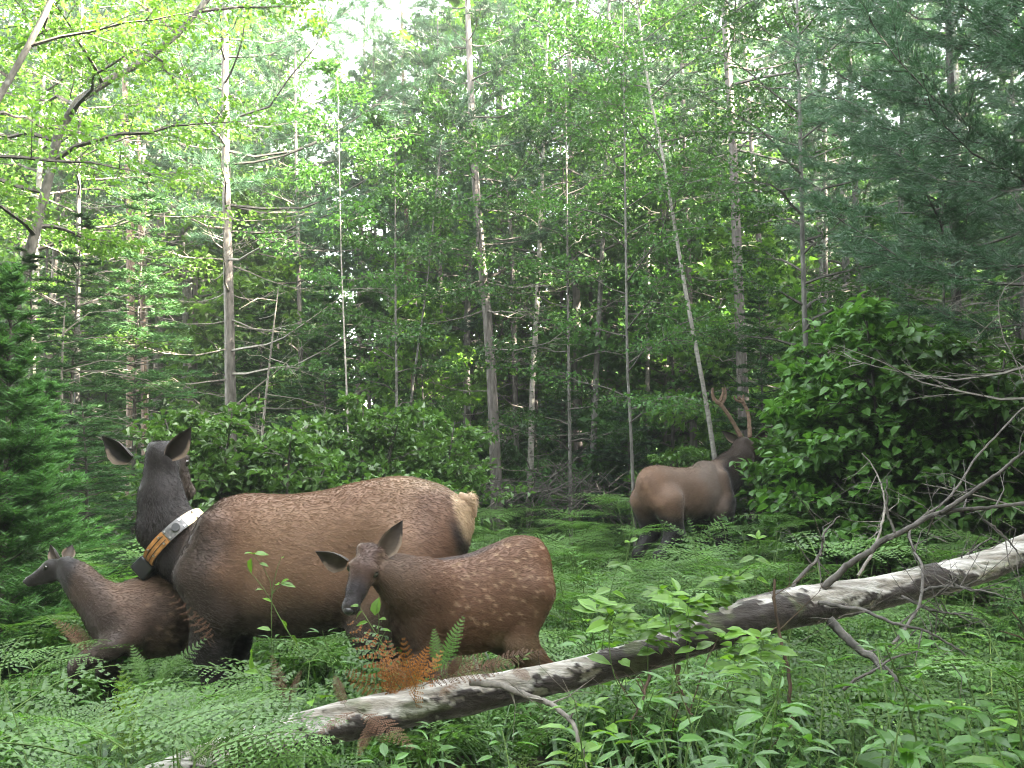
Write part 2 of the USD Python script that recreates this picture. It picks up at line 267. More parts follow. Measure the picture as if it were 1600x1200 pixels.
class Animal:
    """local axes: x forward, y left, z up; yaw is the heading in the world"""
    def __init__(self, name, label, cat, loc, yaw, group=None):
        self.loc, self.yaw = np.asarray(loc, float), yaw; self.o = thing(name, label, cat, group, loc, yaw)
        c, s = math.cos(yaw), math.sin(yaw); self.R = np.array([[c, -s, 0], [s, c, 0], [0, 0, 1]])
    def L(self, px, py, d): return (P(px, py, d) - self.loc) @ self.R
    def W(self, v): return np.asarray(v, float) @ self.R       # a world direction in local axes
    def head(self, B, poll, fwd, up, k, jowl=1.0):
        """adds a deer's head to the body: k is its size against a grown cow's"""
        f, s, u = frame(fwd, up); at = lambda a, b, c: poll + k * (a * f + b * s + c * u)
        j = lambda a, c, r, b=0.0: [*at(a, b, c), k * r]
        B.add([j(-.02, -.03, .088), j(.14, -.005, .088), j(.26, -.035, .062), j(.40, -.055, .050)], 0.05 * k, s, 1.06)
        B.add([j(.04, -.105, .062 * jowl), j(.18, -.10, .048), j(.37, -.092, .033)], 0.05 * k, s, 1.15)
        B.ball(at(.405, 0, -.058), k * np.array([.052, .052, .048]), 0.03 * k)
        for b in (-1, 1):
            B.ball(at(.135, b * .072, .036), k * np.array([.036, .03, .028]), 0.03 * k)
            B.ball(at(-.02, b * .062, .03), k * np.array([.036, .036, .036]), 0.04 * k)
            B.ball(at(.452, b * .026, -.05), k * np.array([.013, .012, .010]), 0.008, True)
            B.ball(at(.155, b * .098, .012), k * np.array([.020, .020, .018]), 0.012, True)
        self.hf = (f, s, u, at, k)
    def eyes(self):
        f, s, u, at, k = self.hf
        for b in (-1, 1):
            m = trimesh.creation.icosphere(2, 0.025 * k); m.apply_translation(at(.153, b * .083, .014)); part(self.o, 'eye', m, 'eye_look', True)

def leg(B, hip, knee, hock, foot, r, k=0.05):
    """four joints from the body to the ground"""
    B.add([[*hip, r[0]], [*knee, r[1]], [*hock, r[2]], [*foot, r[3]]], k)
    d = np.asarray(foot, float) - np.asarray(hock, float)
    B.add([[*foot, r[3]], [foot[0] + r[3] * 1.2, foot[1], foot[2] - r[3] * 1.5, r[3] * 1.15]], 0.02)
def finish(A, B, colf, ears, nfur, flow, seed, flen=0.02, where=None, fw=0.0022, inn=1.0):
    """one continuous body with its ears, coloured by colf, with a short coat of hair"""
    v, f = B.mesh(); c = colf(v); vs, fs, cs = [v], [f], [c]; n = len(v)
    for base, tip, face, w in ears:
        (ev, ef), inner, t, e = ear(base, tip, face, w)
        cc = mixc(mixc(np.array([.028, .021, .018]), np.array([.016, .012, .011]), t), np.array([.10, .075, .055]) * inn, inner * (1 - t) * 0.75 * (e < .8))
        cc = mixc(cc, np.array([.17, .125, .09]), inner * (e > .75) * (t < .7) * .8)
        vs.append(ev); fs.append(ef + n); cs.append(cc); n += len(ev)
    part(A.o, 'body', (np.vstack(vs), np.vstack(fs)), 'fur', True, np.vstack(cs))
    ah, hk = A.hf[3], A.hf[4]; hc = ah(.2, 0, -.03); L0 = flen if callable(flen) else (lambda p: np.full(len(p), flen))
    fl = lambda p: L0(p) * (.5 + .5 * sstep(.24 * hk, .45 * hk, np.linalg.norm(p - hc, axis=1)))
    bare = lambda p: (np.linalg.norm(p - ah(.153, .08, .014), axis=1) > .034 * hk) & (np.linalg.norm(p - ah(.153, -.08, .014), axis=1) > .034 * hk) & (np.linalg.norm(p - ah(.45, 0, -.05), axis=1) > .055 * hk)
    fur_curves(A.o, v, f, colf, nfur, fl, flow, seed, fw, where=bare); A.eyes()
def noisec(v, s, seed=0): return meshkit.fbm(np.asarray(v) * s, 3, seed)

def build_cow():
    A = Animal('elk', 'large cow elk with tan body, dark neck and tracking collar, head turned away', 'elk', (-1.0, 5.02, 0.0), math.radians(180 - 4))
    prof = [(-.79, 1.27, 1.17, .05), (-.765, 1.325, 1.08, .13), (-.70, 1.385, .98, .205), (-.60, 1.435, .88, .255), (-.42, 1.468, .79, .285), (-.2, 1.437, .705, .315), (.0, 1.39, .66, .335), (.2, 1.372, .65, .32),
            (.37, 1.378, .665, .275), (.50, 1.355, .70, .235), (.60, 1.275, .79, .20), (.68, 1.18, .88, .15), (.74, 1.10, .96, .07)]
    B = Body(prof, [(-1.0, -.62, -.03), (1.25, .45, 1.95)], .0175)
    j = lambda px, py, r, y=0.0: [(500 - px) / 300, y, 1.5 + (735 - py) / 300, r]
    B.add([j(345, 872, .215), j(292, 860, .165), j(255, 822, .142, -.01), j(243, 778, .112, -.025), j(239, 738, .092, -.04)], .045, (0, 1, 0), 1.25)
    A.head(B, np.array([.875, -.065, 1.595]), (-.07, -.86, -.5), (0, -.35, 1), .86)
    for y in (-.15, .15):
        leg(B, (.47, y, .95), (.50, y, .62), (.46, y, .36), (.47, y, .06), (.16, .085, .05, .042), .08)
        leg(B, (-.48, y * 1.05, 1.05), (-.36, y * 1.1, .72), (-.62, y, .48), (-.56, y, .06), (.215, .13, .058, .045), .09)
    B.ball((-.79, 0, 1.33), (.035, .035, .06), .04)
    for y in (-1, 1):
        B.add([[.50, y * .17, 1.22, .075], [.56, y * .20, .98, .095], [.44, y * .19, .80, .09]], .07); B.ball((-.24, y * .40, 1.10), (.16, .10, .20), .10, True); B.ball((.27, y * .385, 1.12), (.06, .07, .26), .08, True)
    tan, red, dark, dk2, pale = (np.array(c) for c in ([.140, .080, .048], [.096, .048, .028], [.014, .0105, .010], [.026, .0185, .015], [.34, .245, .155]))
    def colf(v):
        x, y, z = v[..., 0], v[..., 1], v[..., 2]; w = (noisec(v, 5) - .5) * .22
        c = mixc(tan, red, sstep(.16, .5, x + w) * .8); c = mixc(c, red * 1.1, sstep(1.27, 1.42, z + w * .6) * sstep(-.45, -.1, x) * .75)
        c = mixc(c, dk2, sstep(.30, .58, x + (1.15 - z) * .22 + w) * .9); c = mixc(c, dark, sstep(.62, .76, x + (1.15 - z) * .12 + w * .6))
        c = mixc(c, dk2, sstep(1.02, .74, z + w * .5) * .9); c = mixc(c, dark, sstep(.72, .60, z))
        c = mixc(c, red * .85, sstep(-.50, -.62, x - (z - 1.2) * .28 + w * .3) * .85)
        c = mixc(c, dark * 1.4, sstep(-.69, -.73, x - (z - 1.2) * .30 + w * .2) * sstep(1.30, 1.18, z))
        c = mixc(c, pale, sstep(-.735, -.775, x - (z - 1.2) * .30 + w * .2) * sstep(.80, .95, z) * .85)
        c = mixc(c, pale * .8, sstep(-.30, -.66, x) * sstep(1.36, 1.45, z) * .55)
        h = np.linalg.norm(v - np.array([.84, -.28, 1.50]), axis=-1); c = mixc(c, np.array([.075, .05, .038]), sstep(.22, .1, h) * .6)
        return c * (1 + .5 * w)[..., None]
    def flow(p):
        n = sstep(.6, .85, p[:, 0]); return np.stack([-1 + .5 * n, 0 * n, -.35 - .9 * n], 1)
    ears = [(A.L(207, 716, 5.02), A.L(159, 681, 5.00), A.W((-.25, -.9, -.3)), .075), (A.L(262, 713, 5.04), A.L(299, 667, 5.02), A.W((.45, -.8, -.35)), .07)]
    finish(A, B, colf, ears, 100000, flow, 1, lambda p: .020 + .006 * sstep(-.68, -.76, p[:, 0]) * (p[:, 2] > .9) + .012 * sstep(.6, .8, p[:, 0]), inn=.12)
    tail = [A.o]; v, f = tube(spline([(-.73, 0, 1.37), (-.79, .01, 1.335), (-.815, .01, 1.26)], 6), [.022, .026, .027, .024, .017, .006], 8)
    part(A.o, 'tail', (v, f), 'fur', True, np.tile([.24, .16, .10], (len(v), 1)))
    # the collar hangs on her neck: a thing of its own
    T = thing('tracking_collar', 'wide cream and tan tracking collar with black battery pack around cow elk neck', 'collar', None, A.loc, A.yaw)
    c0, c1 = A.L(285, 797, 5.0), A.L(246, 886, 5.0); mid = (c0 + c1) / 2; mid[1] = -.012
    ax = nrm(np.array([.63, 0, .62])); up = nrm(c0 - c1 - ax * ((c0 - c1) @ ax)); up[1] = 0; up = nrm(up); ax = nrm(np.cross(np.array([0, 1., 0]), up)); ax = ax if ax[0] > 0 else -ax; sd = np.array([0, 1., 0])
    def ring(a0, a1, w, t, lift=0.0, n=48):
        th = np.linspace(a0, a1, n); hr, wr = np.linalg.norm(c0 - c1) / 2 + .02, .165
        base = mid + np.cos(th)[:, None] * up * hr + np.sin(th)[:, None] * sd * wr; out = nrm(np.cos(th)[:, None] * up / hr + np.sin(th)[:, None] * sd / wr)
        rows = [base + out * (lift + o) + ax * a for a, o in ((-w / 2, 0), (-w / 2, t * .7), (-w / 2 + .004, t), (w / 2 - .004, t), (w / 2, t * .7), (w / 2, 0))]
        v = np.stack(rows, 1).reshape(-1, 3); i, j = np.meshgrid(np.arange(n - 1), np.arange(6), indexing='ij'); k = (j + 1) % 6
        q = np.stack([i * 6 + j, (i + 1) * 6 + j, (i + 1) * 6 + k, i * 6 + k], -1).reshape(-1, 4); caps = np.array([[5, 4, 3, 0], [3, 2, 1, 0]]); e = np.array([[0, 3, 4, 5], [0, 1, 2, 3]]) + (n - 1) * 6
        q = np.vstack([q, caps, e]); return v, np.vstack([q[:, [0, 1, 2]], q[:, [0, 2, 3]]])
    pi = math.pi
    part(T, 'strap', ring(-pi, pi - .001, .066, .006), 'collar_cream', 40)
    part(T, 'strap_panel', ring(.82, 1.44, .068, .005, .0065), 'collar_grey', 40)
    part(T, 'strap_panel', ring(1.46, 2.62, .069, .005, .0065), 'collar_tan', 40, label='tan leather panel of the strap')
    def spot(th, a, r, mat, name, h=.006, lift=.0125):
        hr, wr = np.linalg.norm(c0 - c1) / 2 + .02, .165; p = mid + math.cos(th) * up * hr + math.sin(th) * sd * wr; o = nrm(math.cos(th) * up / hr + math.sin(th) * sd / wr)
        m = trimesh.creation.cylinder(r, h * 2, sections=14); m.apply_transform(trimesh.geometry.align_vectors([0, 0, 1], o)); m.apply_translation(p + o * lift + ax * a); part(T, name, m, mat, 40)
    spot(1.1, .0, .021, 'collar_black', 'stud', .009)
    for th in (.4, .9, 1.38, 1.6, 2.1): spot(th, -.021, .0055, 'steel', 'rivet'); spot(th, .021, .0055, 'steel', 'rivet')
    for a in (-.012, .012): part(T, 'stitch_groove', (lambda r: (r[0] + ax * a, r[1]))(ring(1.5, 2.58, .004, .002, .0112)), 'collar_black', 40)
    import manifold3d as m3
    pts = []
    for s1 in (-1, 1):
        for s2 in (-1, 1):
            for s3 in (-1, 1):
                q = trimesh.creation.icosphere(1, .018); q.apply_translation(mid - up * (np.linalg.norm(c0 - c1) / 2 + .058 + s1 * .030) + ax * s2 * .036 + sd * s3 * .055 + ax * .0); pts.append(q.vertices)
    hu = m3.Manifold.hull_points(np.vstack(pts)); part(T, 'battery_pack', hu, 'collar_black', 30)
    lab = trimesh.creation.box([.05, .002, .022]); lab.apply_translation((0, 0, 0))
    return A

def build_calf():
    yaw = math.radians(180 + 30)
    A = Animal('elk', 'reddish spotted elk calf facing the camera, standing right behind the fallen log', 'elk', (-.19, 4.40, .26), yaw)
    prof = [(-.405, .84, .72, .04), (-.385, .885, .64, .085), (-.34, .925, .56, .12), (-.26, .935, .49, .148), (-.13, .90, .45, .168), (.02, .855, .43, .172), (.155, .835, .43, .155), (.26, .825, .45, .135), (.335, .77, .49, .105), (.385, .68, .55, .055)]
    B = Body(prof, [(-.62, -.4, -.03), (1.0, .55, 1.25)], .0115)
    j = lambda px, py, d, r: [*A.L(px, py, d), r]
    B.add([[.10, 0, .655, .155], [.24, .0, .67, .142], j(660, 922, 4.20, .108), j(628, 908, 4.12, .088), j(600, 893, 4.06, .072)], .08, A.W((.4, -.5, .3)), 1.1)
    A.head(B, A.L(577, 868, 4.03), A.W((-.18, -.72, -.66)), A.W((.16, -.62, .75)), .61, .85)
    for y in (-.075, .075):
        leg(B, (.25, y, .60), (.26, y, .42), (.23, y, .22), (.24, y, .03), (.095, .045, .029, .024), .05)
        leg(B, (-.26, y, .68), (-.20, y * 1.1, .48), (-.36, y, .32), (-.32, y, .03), (.125, .07, .031, .025), .05)
    red, rust, dark, pale, spotc = (np.array(c) for c in ([.108, .055, .032], [.122, .055, .027], [.024, .019, .020], [.20, .13, .08], [.32, .22, .14]))
    rng = np.random.default_rng(4); sp = []
    for row, (z, n) in enumerate([(.885, 11), (.845, 13), (.80, 14), (.755, 14), (.71, 13), (.665, 12), (.62, 10), (.575, 7)]):
        for i in range(n): sp.append((-.36 + .56 * (i + rng.uniform(-.45, .45)) / n + .03 * (row % 2), z + rng.uniform(-.02, .02) - .03 * sstep(.0, .2, -.4 + .62 * i / n), rng.uniform(.004, .0072)))
    def colf(v):
        x, y, z = v[..., 0], v[..., 1], v[..., 2]; w = (noisec(v, 8) - .5) * .14
        c = mixc(red, rust, sstep(-.22, -.40, x + w)); c = mixc(c, red * .72, sstep(.10, .28, x + w) * .8)
        c = mixc(c, pale, sstep(.02, -.10, x + w) * sstep(-.36, -.24, x) * sstep(.56, .47, z + w) * .75)
        hd = A.hf; h = (v - hd[3](.2, 0, -.04)) @ hd[0] / hd[4]
        c = mixc(c, np.array([.095, .06, .042]), sstep(.26, .38, x + w * .7) * .8); c = mixc(c, dark, sstep(.33, .48, x + (.60 - z) * .8 + w) * sstep(.72, .62, z - (x - .34) * .35) * .75)
        c = mixc(c, np.array([.05, .036, .034]), sstep(.05, .015, np.abs(y)) * sstep(.80, .84, z + x * .1) * sstep(-.25, .0, x) * sstep(.46, .36, x) * .9)
        q = v - hd[3](.16, 0, -.03); fd = np.linalg.norm(q, axis=-1) / hd[4]; a, s_, u_ = q @ hd[0] / hd[4], q @ hd[1] / hd[4], q @ hd[2] / hd[4]
        onh = sstep(.34, .24, fd); hc = mixc(np.array([.058, .033, .025]), np.array([.024, .0195, .021]), sstep(.03, .14, a)); hc = mixc(hc, np.array([.085, .054, .037]), sstep(.05, .085, np.abs(s_)) * sstep(.16, .02, a) * .8)
        hc = mixc(hc, np.array([.014, .013, .014]), sstep(.245, .27, a)); c = mixc(c, hc, onh)
        d = np.zeros(len(v))
        for sx, sz, r in sp: d = np.maximum(d, sstep(1.5, .7, np.sqrt(((x - sx) / 1.5) ** 2 + (z - sz) ** 2) / r))
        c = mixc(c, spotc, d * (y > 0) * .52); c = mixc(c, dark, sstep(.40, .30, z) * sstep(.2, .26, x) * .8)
        return c * (1 + .8 * w)[..., None]
    def flow(p): return np.stack([-np.ones(len(p)), 0 * p[:, 0], -.45 * np.ones(len(p))], 1)
    ears = [(A.L(543, 878, 4.02), A.L(493, 862, 3.99), A.W((-.15, -.9, -.45)), .055), (A.L(596, 868, 4.05), A.L(629, 813, 4.05), A.W((.25, -1, .0)), .055)]
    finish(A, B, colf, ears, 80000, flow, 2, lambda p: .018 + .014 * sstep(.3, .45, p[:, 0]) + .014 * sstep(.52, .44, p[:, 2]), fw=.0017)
    f, s, u, at, k = A.hf; m = trimesh.creation.icosphere(2, .034 * k); m.apply_scale([1, 1, .8]); m.apply_translation(at(.438, 0, -.05)); part(A.o, 'nose', m, 'nose_look', True)
    v, f = tube([A.L(846, 858, 4.6) + (0, 0, -.0), A.L(852, 880, 4.6), A.L(851, 905, 4.59)], [.018, .02, .006], 7); part(A.o, 'tail', (v, f), 'fur', True, np.tile([.25, .11, .05], (len(v), 1)))
    return A

def build_far_calf():
    yaw = math.radians(180 + 44)
    A = Animal('elk', 'small dark brown elk calf walking left in front of the cow elk', 'elk', (-1.81, 5.20, .05), yaw)
    prof = [(-.42, .80, .69, .04), (-.40, .84, .63, .07), (-.33, .88, .56, .10), (-.2, .905, .50, .122), (-.05, .915, .475, .135), (.10, .905, .475, .132), (.22, .885, .50, .118), (.32, .83, .55, .096), (.39, .75, .61, .055)]
    B = Body(prof, [(-.6, -.55, -.03), (1.0, .55, 1.3)], .013)
    j = lambda px, py, d, r: [*A.L(px, py, d), r]
    B.add([[.08, 0, .70, .15], [.26, 0, .70, .122], [.34, .0, .735, .095], j(140, 926, 4.95, .074), j(121, 904, 4.94, .060), j(107, 890, 4.94, .056)], .08, A.W((.2, 1, 0)), 1.15)
    A.head(B, A.L(99, 880, 4.95), A.W((-1, .0, -.36)), A.W((-.3, 0, 1)), .47, .9)
    leg(B, (.27, -.075, .62), (.30, -.075, .42), (.27, -.08, .24), (.28, -.08, .03), (.10, .046, .03, .024), .05)
    B.add([[.29, .075, .62, .10], [*A.L(172, 1012, 4.86), .05], [*A.L(140, 1028, 4.83), .036], [*A.L(120, 1040, 4.83), .030], [*A.L(112, 1085, 4.85), .025]], .05)
    for y in (-.075, .075): leg(B, (-.27, y, .66), (-.2, y * 1.1, .48), (-.36, y, .32), (-.31, y, .03), (.13, .075, .033, .026), .05)
    b1, b2, dark = (np.array(c) for c in ([.100, .060, .040], [.072, .047, .036], [.017, .014, .014]))
    rng = np.random.default_rng(9); sp = [(rng.uniform(-.36, .2), rng.uniform(.56, .84), rng.uniform(.007, .011)) for _ in range(44)]
    def colf(v):
        x, y, z = v[..., 0], v[..., 1], v[..., 2]; w = (noisec(v, 8) - .5) * .16
        c = mixc(b2, b1, sstep(.70, .88, z + w)); c = mixc(c, dark * 1.6, sstep(.30, .42, x + (.72 - z) * .3 + w) * .6); q = v - A.hf[3](.18, 0, -.04); c = mixc(c, dark, sstep(.20, .15, np.linalg.norm(q, axis=-1)))
        d = np.zeros(len(v))
        for sx, sz, r in sp: d = np.maximum(d, sstep(1.5, .7, np.sqrt(((x - sx) / 1.5) ** 2 + (z - sz) ** 2) / r))
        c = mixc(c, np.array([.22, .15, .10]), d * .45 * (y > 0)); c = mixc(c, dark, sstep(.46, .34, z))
        return c * (1 + .8 * w)[..., None]
    def flow(p): return np.stack([-np.ones(len(p)), 0 * p[:, 0], -.45 * np.ones(len(p))], 1)
    ears = [(A.L(103, 877, 4.97), A.L(113, 851, 5.02), A.W((.3, -.7, .2)), .04), (A.L(92, 874, 4.95), A.L(78, 851, 4.98), A.W((-.6, -.6, .2)), .04)]
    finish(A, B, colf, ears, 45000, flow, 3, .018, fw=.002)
    f, s, u, at, k = A.hf; m = trimesh.creation.icosphere(2, .034 * k); m.apply_scale([1, 1, .8]); m.apply_translation(at(.438, 0, -.05)); part(A.o, 'nose', m, 'nose_look', True)
    return A

def build_bull():
    yaw = math.radians(41)
    A = Animal('elk', 'bull elk with velvet antlers walking into the leafy bush at right', 'elk', (2.07, 11.55, .02), yaw)
    prof = [(-.78, 1.40, 1.26, .05), (-.75, 1.45, 1.14, .12), (-.66, 1.515, 1.02, .19), (-.5, 1.54, .955, .232), (-.25, 1.52, .915, .258), (.0, 1.512, .89, .27), (.2, 1.535, .87, .262), (.36, 1.60, .85, .24), (.50, 1.59, .86, .215), (.64, 1.52, .90, .18), (.76, 1.40, .97, .13), (.83, 1.26, 1.06, .07)]
    B = Body(prof, [(-1.0, -.95, -.03), (1.85, .6, 2.3)], .02)
    PD = 12.15; q0 = A.L(1163, 692, PD)
    B.add([[.58, 0, 1.29, .26], [.80, -.04, 1.46, .205], [.98, -.11, 1.63, .165], [*(q0 + (-.03, .01, -.06)), .13]], .1, (0, 1, 0), 1.25)
    A.head(B, q0, A.W((.93, .10, -.35)), (0, 0, 1), 1.0)
    for y in (-.16, .16):
        leg(B, (.48, y, 1.0), (.50, y, .65), (.46, y, .38), (.47, y, .06), (.17, .09, .052, .044), .08)
        leg(B, (-.52, y * 1.05, 1.12), (-.42, y * 1.1, .76), (-.68, y, .52), (-.60, y, .06), (.185, .10, .05, .042), .09)
    for y in (-1, 1): B.ball((-.22, y * .37, 1.22), (.14, .09, .17), .09, True); B.add([[.50, y * .17, 1.40, .08], [.55, y * .19, 1.12, .095], [.44, y * .18, .95, .09]], .07)
    tan, grey, dark, rump = (np.array(c) for c in ([.128, .080, .055], [.118, .090, .074], [.011, .009, .009], [.13, .074, .047]))
    def colf(v):
        x, y, z = v[..., 0], v[..., 1], v[..., 2]; w = (noisec(v, 5) - .5) * .2
        c = mixc(tan, rump, sstep(-.52, -.72, x + w)); c = mixc(c, grey, sstep(.0, .2, x + w) * sstep(.55, .35, x) * .7)
        c = mixc(c, dark, sstep(.40, .58, x + (1.25 - z) * .30 + w)); c = mixc(c, np.array([.06, .036, .024]), sstep(.55, .75, x) * sstep(.9, 1.1, z - x * .55) * .5)
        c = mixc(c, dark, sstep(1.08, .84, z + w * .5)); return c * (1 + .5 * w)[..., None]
    def flow(p): return np.stack([-np.ones(len(p)), 0 * p[:, 0], -.4 * np.ones(len(p))], 1)
    ears = [(A.L(1154, 688, PD), A.L(1127, 673, PD - .05), A.W((-.3, -.8, -.2)), .075), (A.L(1177, 687, PD + .1), A.L(1204, 672, PD + .15), A.W((.5, -.5, 0)), .075)]
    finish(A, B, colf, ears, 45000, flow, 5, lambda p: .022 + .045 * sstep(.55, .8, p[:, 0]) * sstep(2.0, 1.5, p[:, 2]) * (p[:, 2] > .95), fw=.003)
    q = lambda px, py, d: A.L(px, py, d - 9.68 + PD)
    def allin(main, tines):
        ms = [tube(spline([q(*p[:3]) for p in main], 18), np.interp(np.linspace(0, 1, 18), np.linspace(0, 1, len(main)), [p[3] for p in main]), 10, .12, 3)]
        for t in tines: ms.append(tube(spline([q(*p[:3]) for p in t], 9), np.interp(np.linspace(0, 1, 9), np.linspace(0, 1, len(t)), [p[3] for p in t]), 8, .1, 4))
        part(A.o, 'antler', join(ms), 'velvet', True)
    allin([(1158, 684, 9.68, .034), (1150, 668, 9.66, .028), (1140, 651, 9.62, .025), (1130, 637, 9.6, .025), (1122, 628, 9.6, .026)],
          [[(1125, 631, 9.6, .028), (1116, 624, 9.58, .024), (1113, 613, 9.57, .018), (1114, 606, 9.57, .012)], [(1123, 629, 9.6, .027), (1128, 621, 9.62, .023), (1130, 612, 9.62, .018), (1129, 606, 9.62, .012)], [(1126, 632, 9.6, .022), (1133, 622, 9.66, .018), (1134, 611, 9.68, .013), (1132, 605, 9.68, .008)]])
    allin([(1172, 684, 9.74, .032), (1171, 668, 9.78, .027), (1170, 652, 9.82, .024), (1166, 638, 9.85, .022), (1160, 628, 9.86, .022), (1154, 620, 9.86, .016)],
          [[(1164, 634, 9.85, .023), (1161, 625, 9.88, .018), (1162, 617, 9.9, .01)], [(1160, 628, 9.86, .02), (1150, 625, 9.84, .016), (1147, 619, 9.84, .01)]])
    return A
build_cow(); build_calf(); build_far_calf(); build_bull()
# ------------------------------------------------------------------ plant makers
UP = np.array([0, 0, 1.0])
def leafset(c, d, n, L, W, fine=False, droop=0.25, fold=0.25):
    """many leaves as one mesh: c base, d towards the tip, n the upper face"""
    m = len(c); d = nrm(d); s = nrm(np.cross(d, n)); n = np.cross(s, d); L = np.broadcast_to(L, m)[:, None]; W = np.broadcast_to(W, m)[:, None]
    if not fine:
        v = np.stack([c, c + d * L * .45 + s * W * .5 + n * W * fold, c + d * L - n * L * droop, c + d * L * .45 - s * W * .5 + n * W * fold], 1)
        f = np.array([[0, 1, 2], [0, 2, 3]])
    else:
        pt = lambda t, w, up: c + d * L * t + s * W * w + n * (W * abs(w) * fold * 1.6 - L * droop * t * t + up * W)
        v = np.stack([c, pt(.28, .44, 0), pt(.62, .42, 0), pt(1, 0, 0), pt(.62, -.42, 0), pt(.28, -.44, 0), pt(.3, 0, 0), pt(.64, 0, 0), pt(.86, .18, 0), pt(.86, -.18, 0)], 1)
        f = np.array([[0, 1, 6], [1, 2, 7], [1, 7, 6], [2, 8, 7], [8, 3, 7], [0, 6, 5], [6, 7, 5], [7, 4, 5], [7, 9, 4], [7, 3, 9]])
    k = v.shape[1]
    return v.reshape(-1, 3), (f[None] + (np.arange(m) * k)[:, None, None]).reshape(-1, 3)
def needles(c, d, L, W):
    """thin triangles from c along d"""
    m = len(c); d = nrm(d); s = nrm(np.cross(d, nrm(np.random.default_rng(m).normal(size=(m, 3))))); L = np.broadcast_to(L, m)[:, None]; W = np.broadcast_to(W, m)[:, None]
    v = np.stack([c - s * W * .5, c + s * W * .5, c + d * L], 1)
    return v.reshape(-1, 3), np.arange(m * 3).reshape(-1, 3)
def along(path, z):
    """the point of a trunk path at height z"""
    return np.stack([np.interp(z, path[:, 2], path[:, i]) for i in range(3)], -1)
def trunk_mesh(path, r0, r1, n=12, seed=0, flare=1.35):
    p = spline(path, 26); t = np.linspace(0, 1, 26); r = r0 + (r1 - r0) * t ** .9; r = r * (1 + (flare - 1) * np.exp(-t * 22))
    return tube(p, r, n, .09, seed), p, r
def broadleaf(path, r0, base, spread, nl, leaves, L, rng, flat=.8, prof=None, twigs=7, ml=None, fine=False, clump=.11, up=.25):
    """trunk, limbs and leaves of a broad-leaved tree along a trunk path"""
    tr, p, r = trunk_mesh(path, r0, r0 * .22, 10 if r0 < .06 else 12, int(rng.integers(99))); z0, z1 = p[0, 2], p[-1, 2]
    limbs, lv = [], []; az = rng.uniform(0, 6.28)
    for k in range(nl):
        h = ((k + rng.uniform(.1, .9)) / nl) ** .9; z = base + (z1 - base) * h * .985; az += 2.4 + rng.normal() * .35
        w = np.interp(h, [0, .3, .7, 1], prof or [.75, 1, .7, .25]); ln = spread * w * rng.uniform(.65, 1.2)
        a = along(p, z); rr = np.interp(z, p[:, 2], r); u = up + .55 * h + rng.normal() * .12
        dr = nrm(np.array([math.cos(az), math.sin(az), u])); t = np.linspace(0, 1, 7)[:, None]
        bow = np.array([rng.normal() * .12, rng.normal() * .12, -.22 * flat]); q = a + dr * ln * t + bow * ln * t ** 2 + rng.normal(size=(7, 3)) * .015 * ln
        q[0] = a; limbs.append(tube(q, np.linspace(min(rr * .62, .012 + .013 * ln), .003, 7), 4, cap=False))
        for i in range(twigs):
            tt = .25 + .75 * (i + rng.uniform(.2, .8)) / twigs; s = np.array([np.interp(tt, np.linspace(0, 1, 7), q[:, x]) for x in range(3)])
            side = (-1) ** i * rng.uniform(.5, 1.1); ca, sa = math.cos(side), math.sin(side); td = nrm(np.array([dr[0] * ca - dr[1] * sa, dr[0] * sa + dr[1] * ca, dr[2] * .5 + rng.normal() * .16])); tl = ln * rng.uniform(.22, .42) * (1.15 - .5 * tt) + .1
            e = s + td * tl + np.array([0, 0, -.08 * tl]); limbs.append(tube(np.stack([s, (s + e) / 2 + (0, 0, .02), e]), [.005, .004, .002], 3, cap=False))
            m = max(3, int(rng.poisson(leaves))); x = rng.random(m) ** .7; c = s + (e - s) * x[:, None] + rng.normal(size=(m, 3)) * clump * np.array([1, 1, .45]) * (.4 + tl)
            lv.append((c, td + rng.normal(size=(m, 3)) * .75 + (0, 0, -.15), UP * 1.3 + rng.normal(size=(m, 3)) * .55 + nrm(c - a) * .25))
    c, d, n = (np.vstack([x[i] for x in lv]) for i in range(3)); sz = L * rng.uniform(.6, 1.25, len(c))
    return tr, join(limbs), leafset(c, d, n, sz, sz * rng.uniform(.6, .85, len(c)), fine)
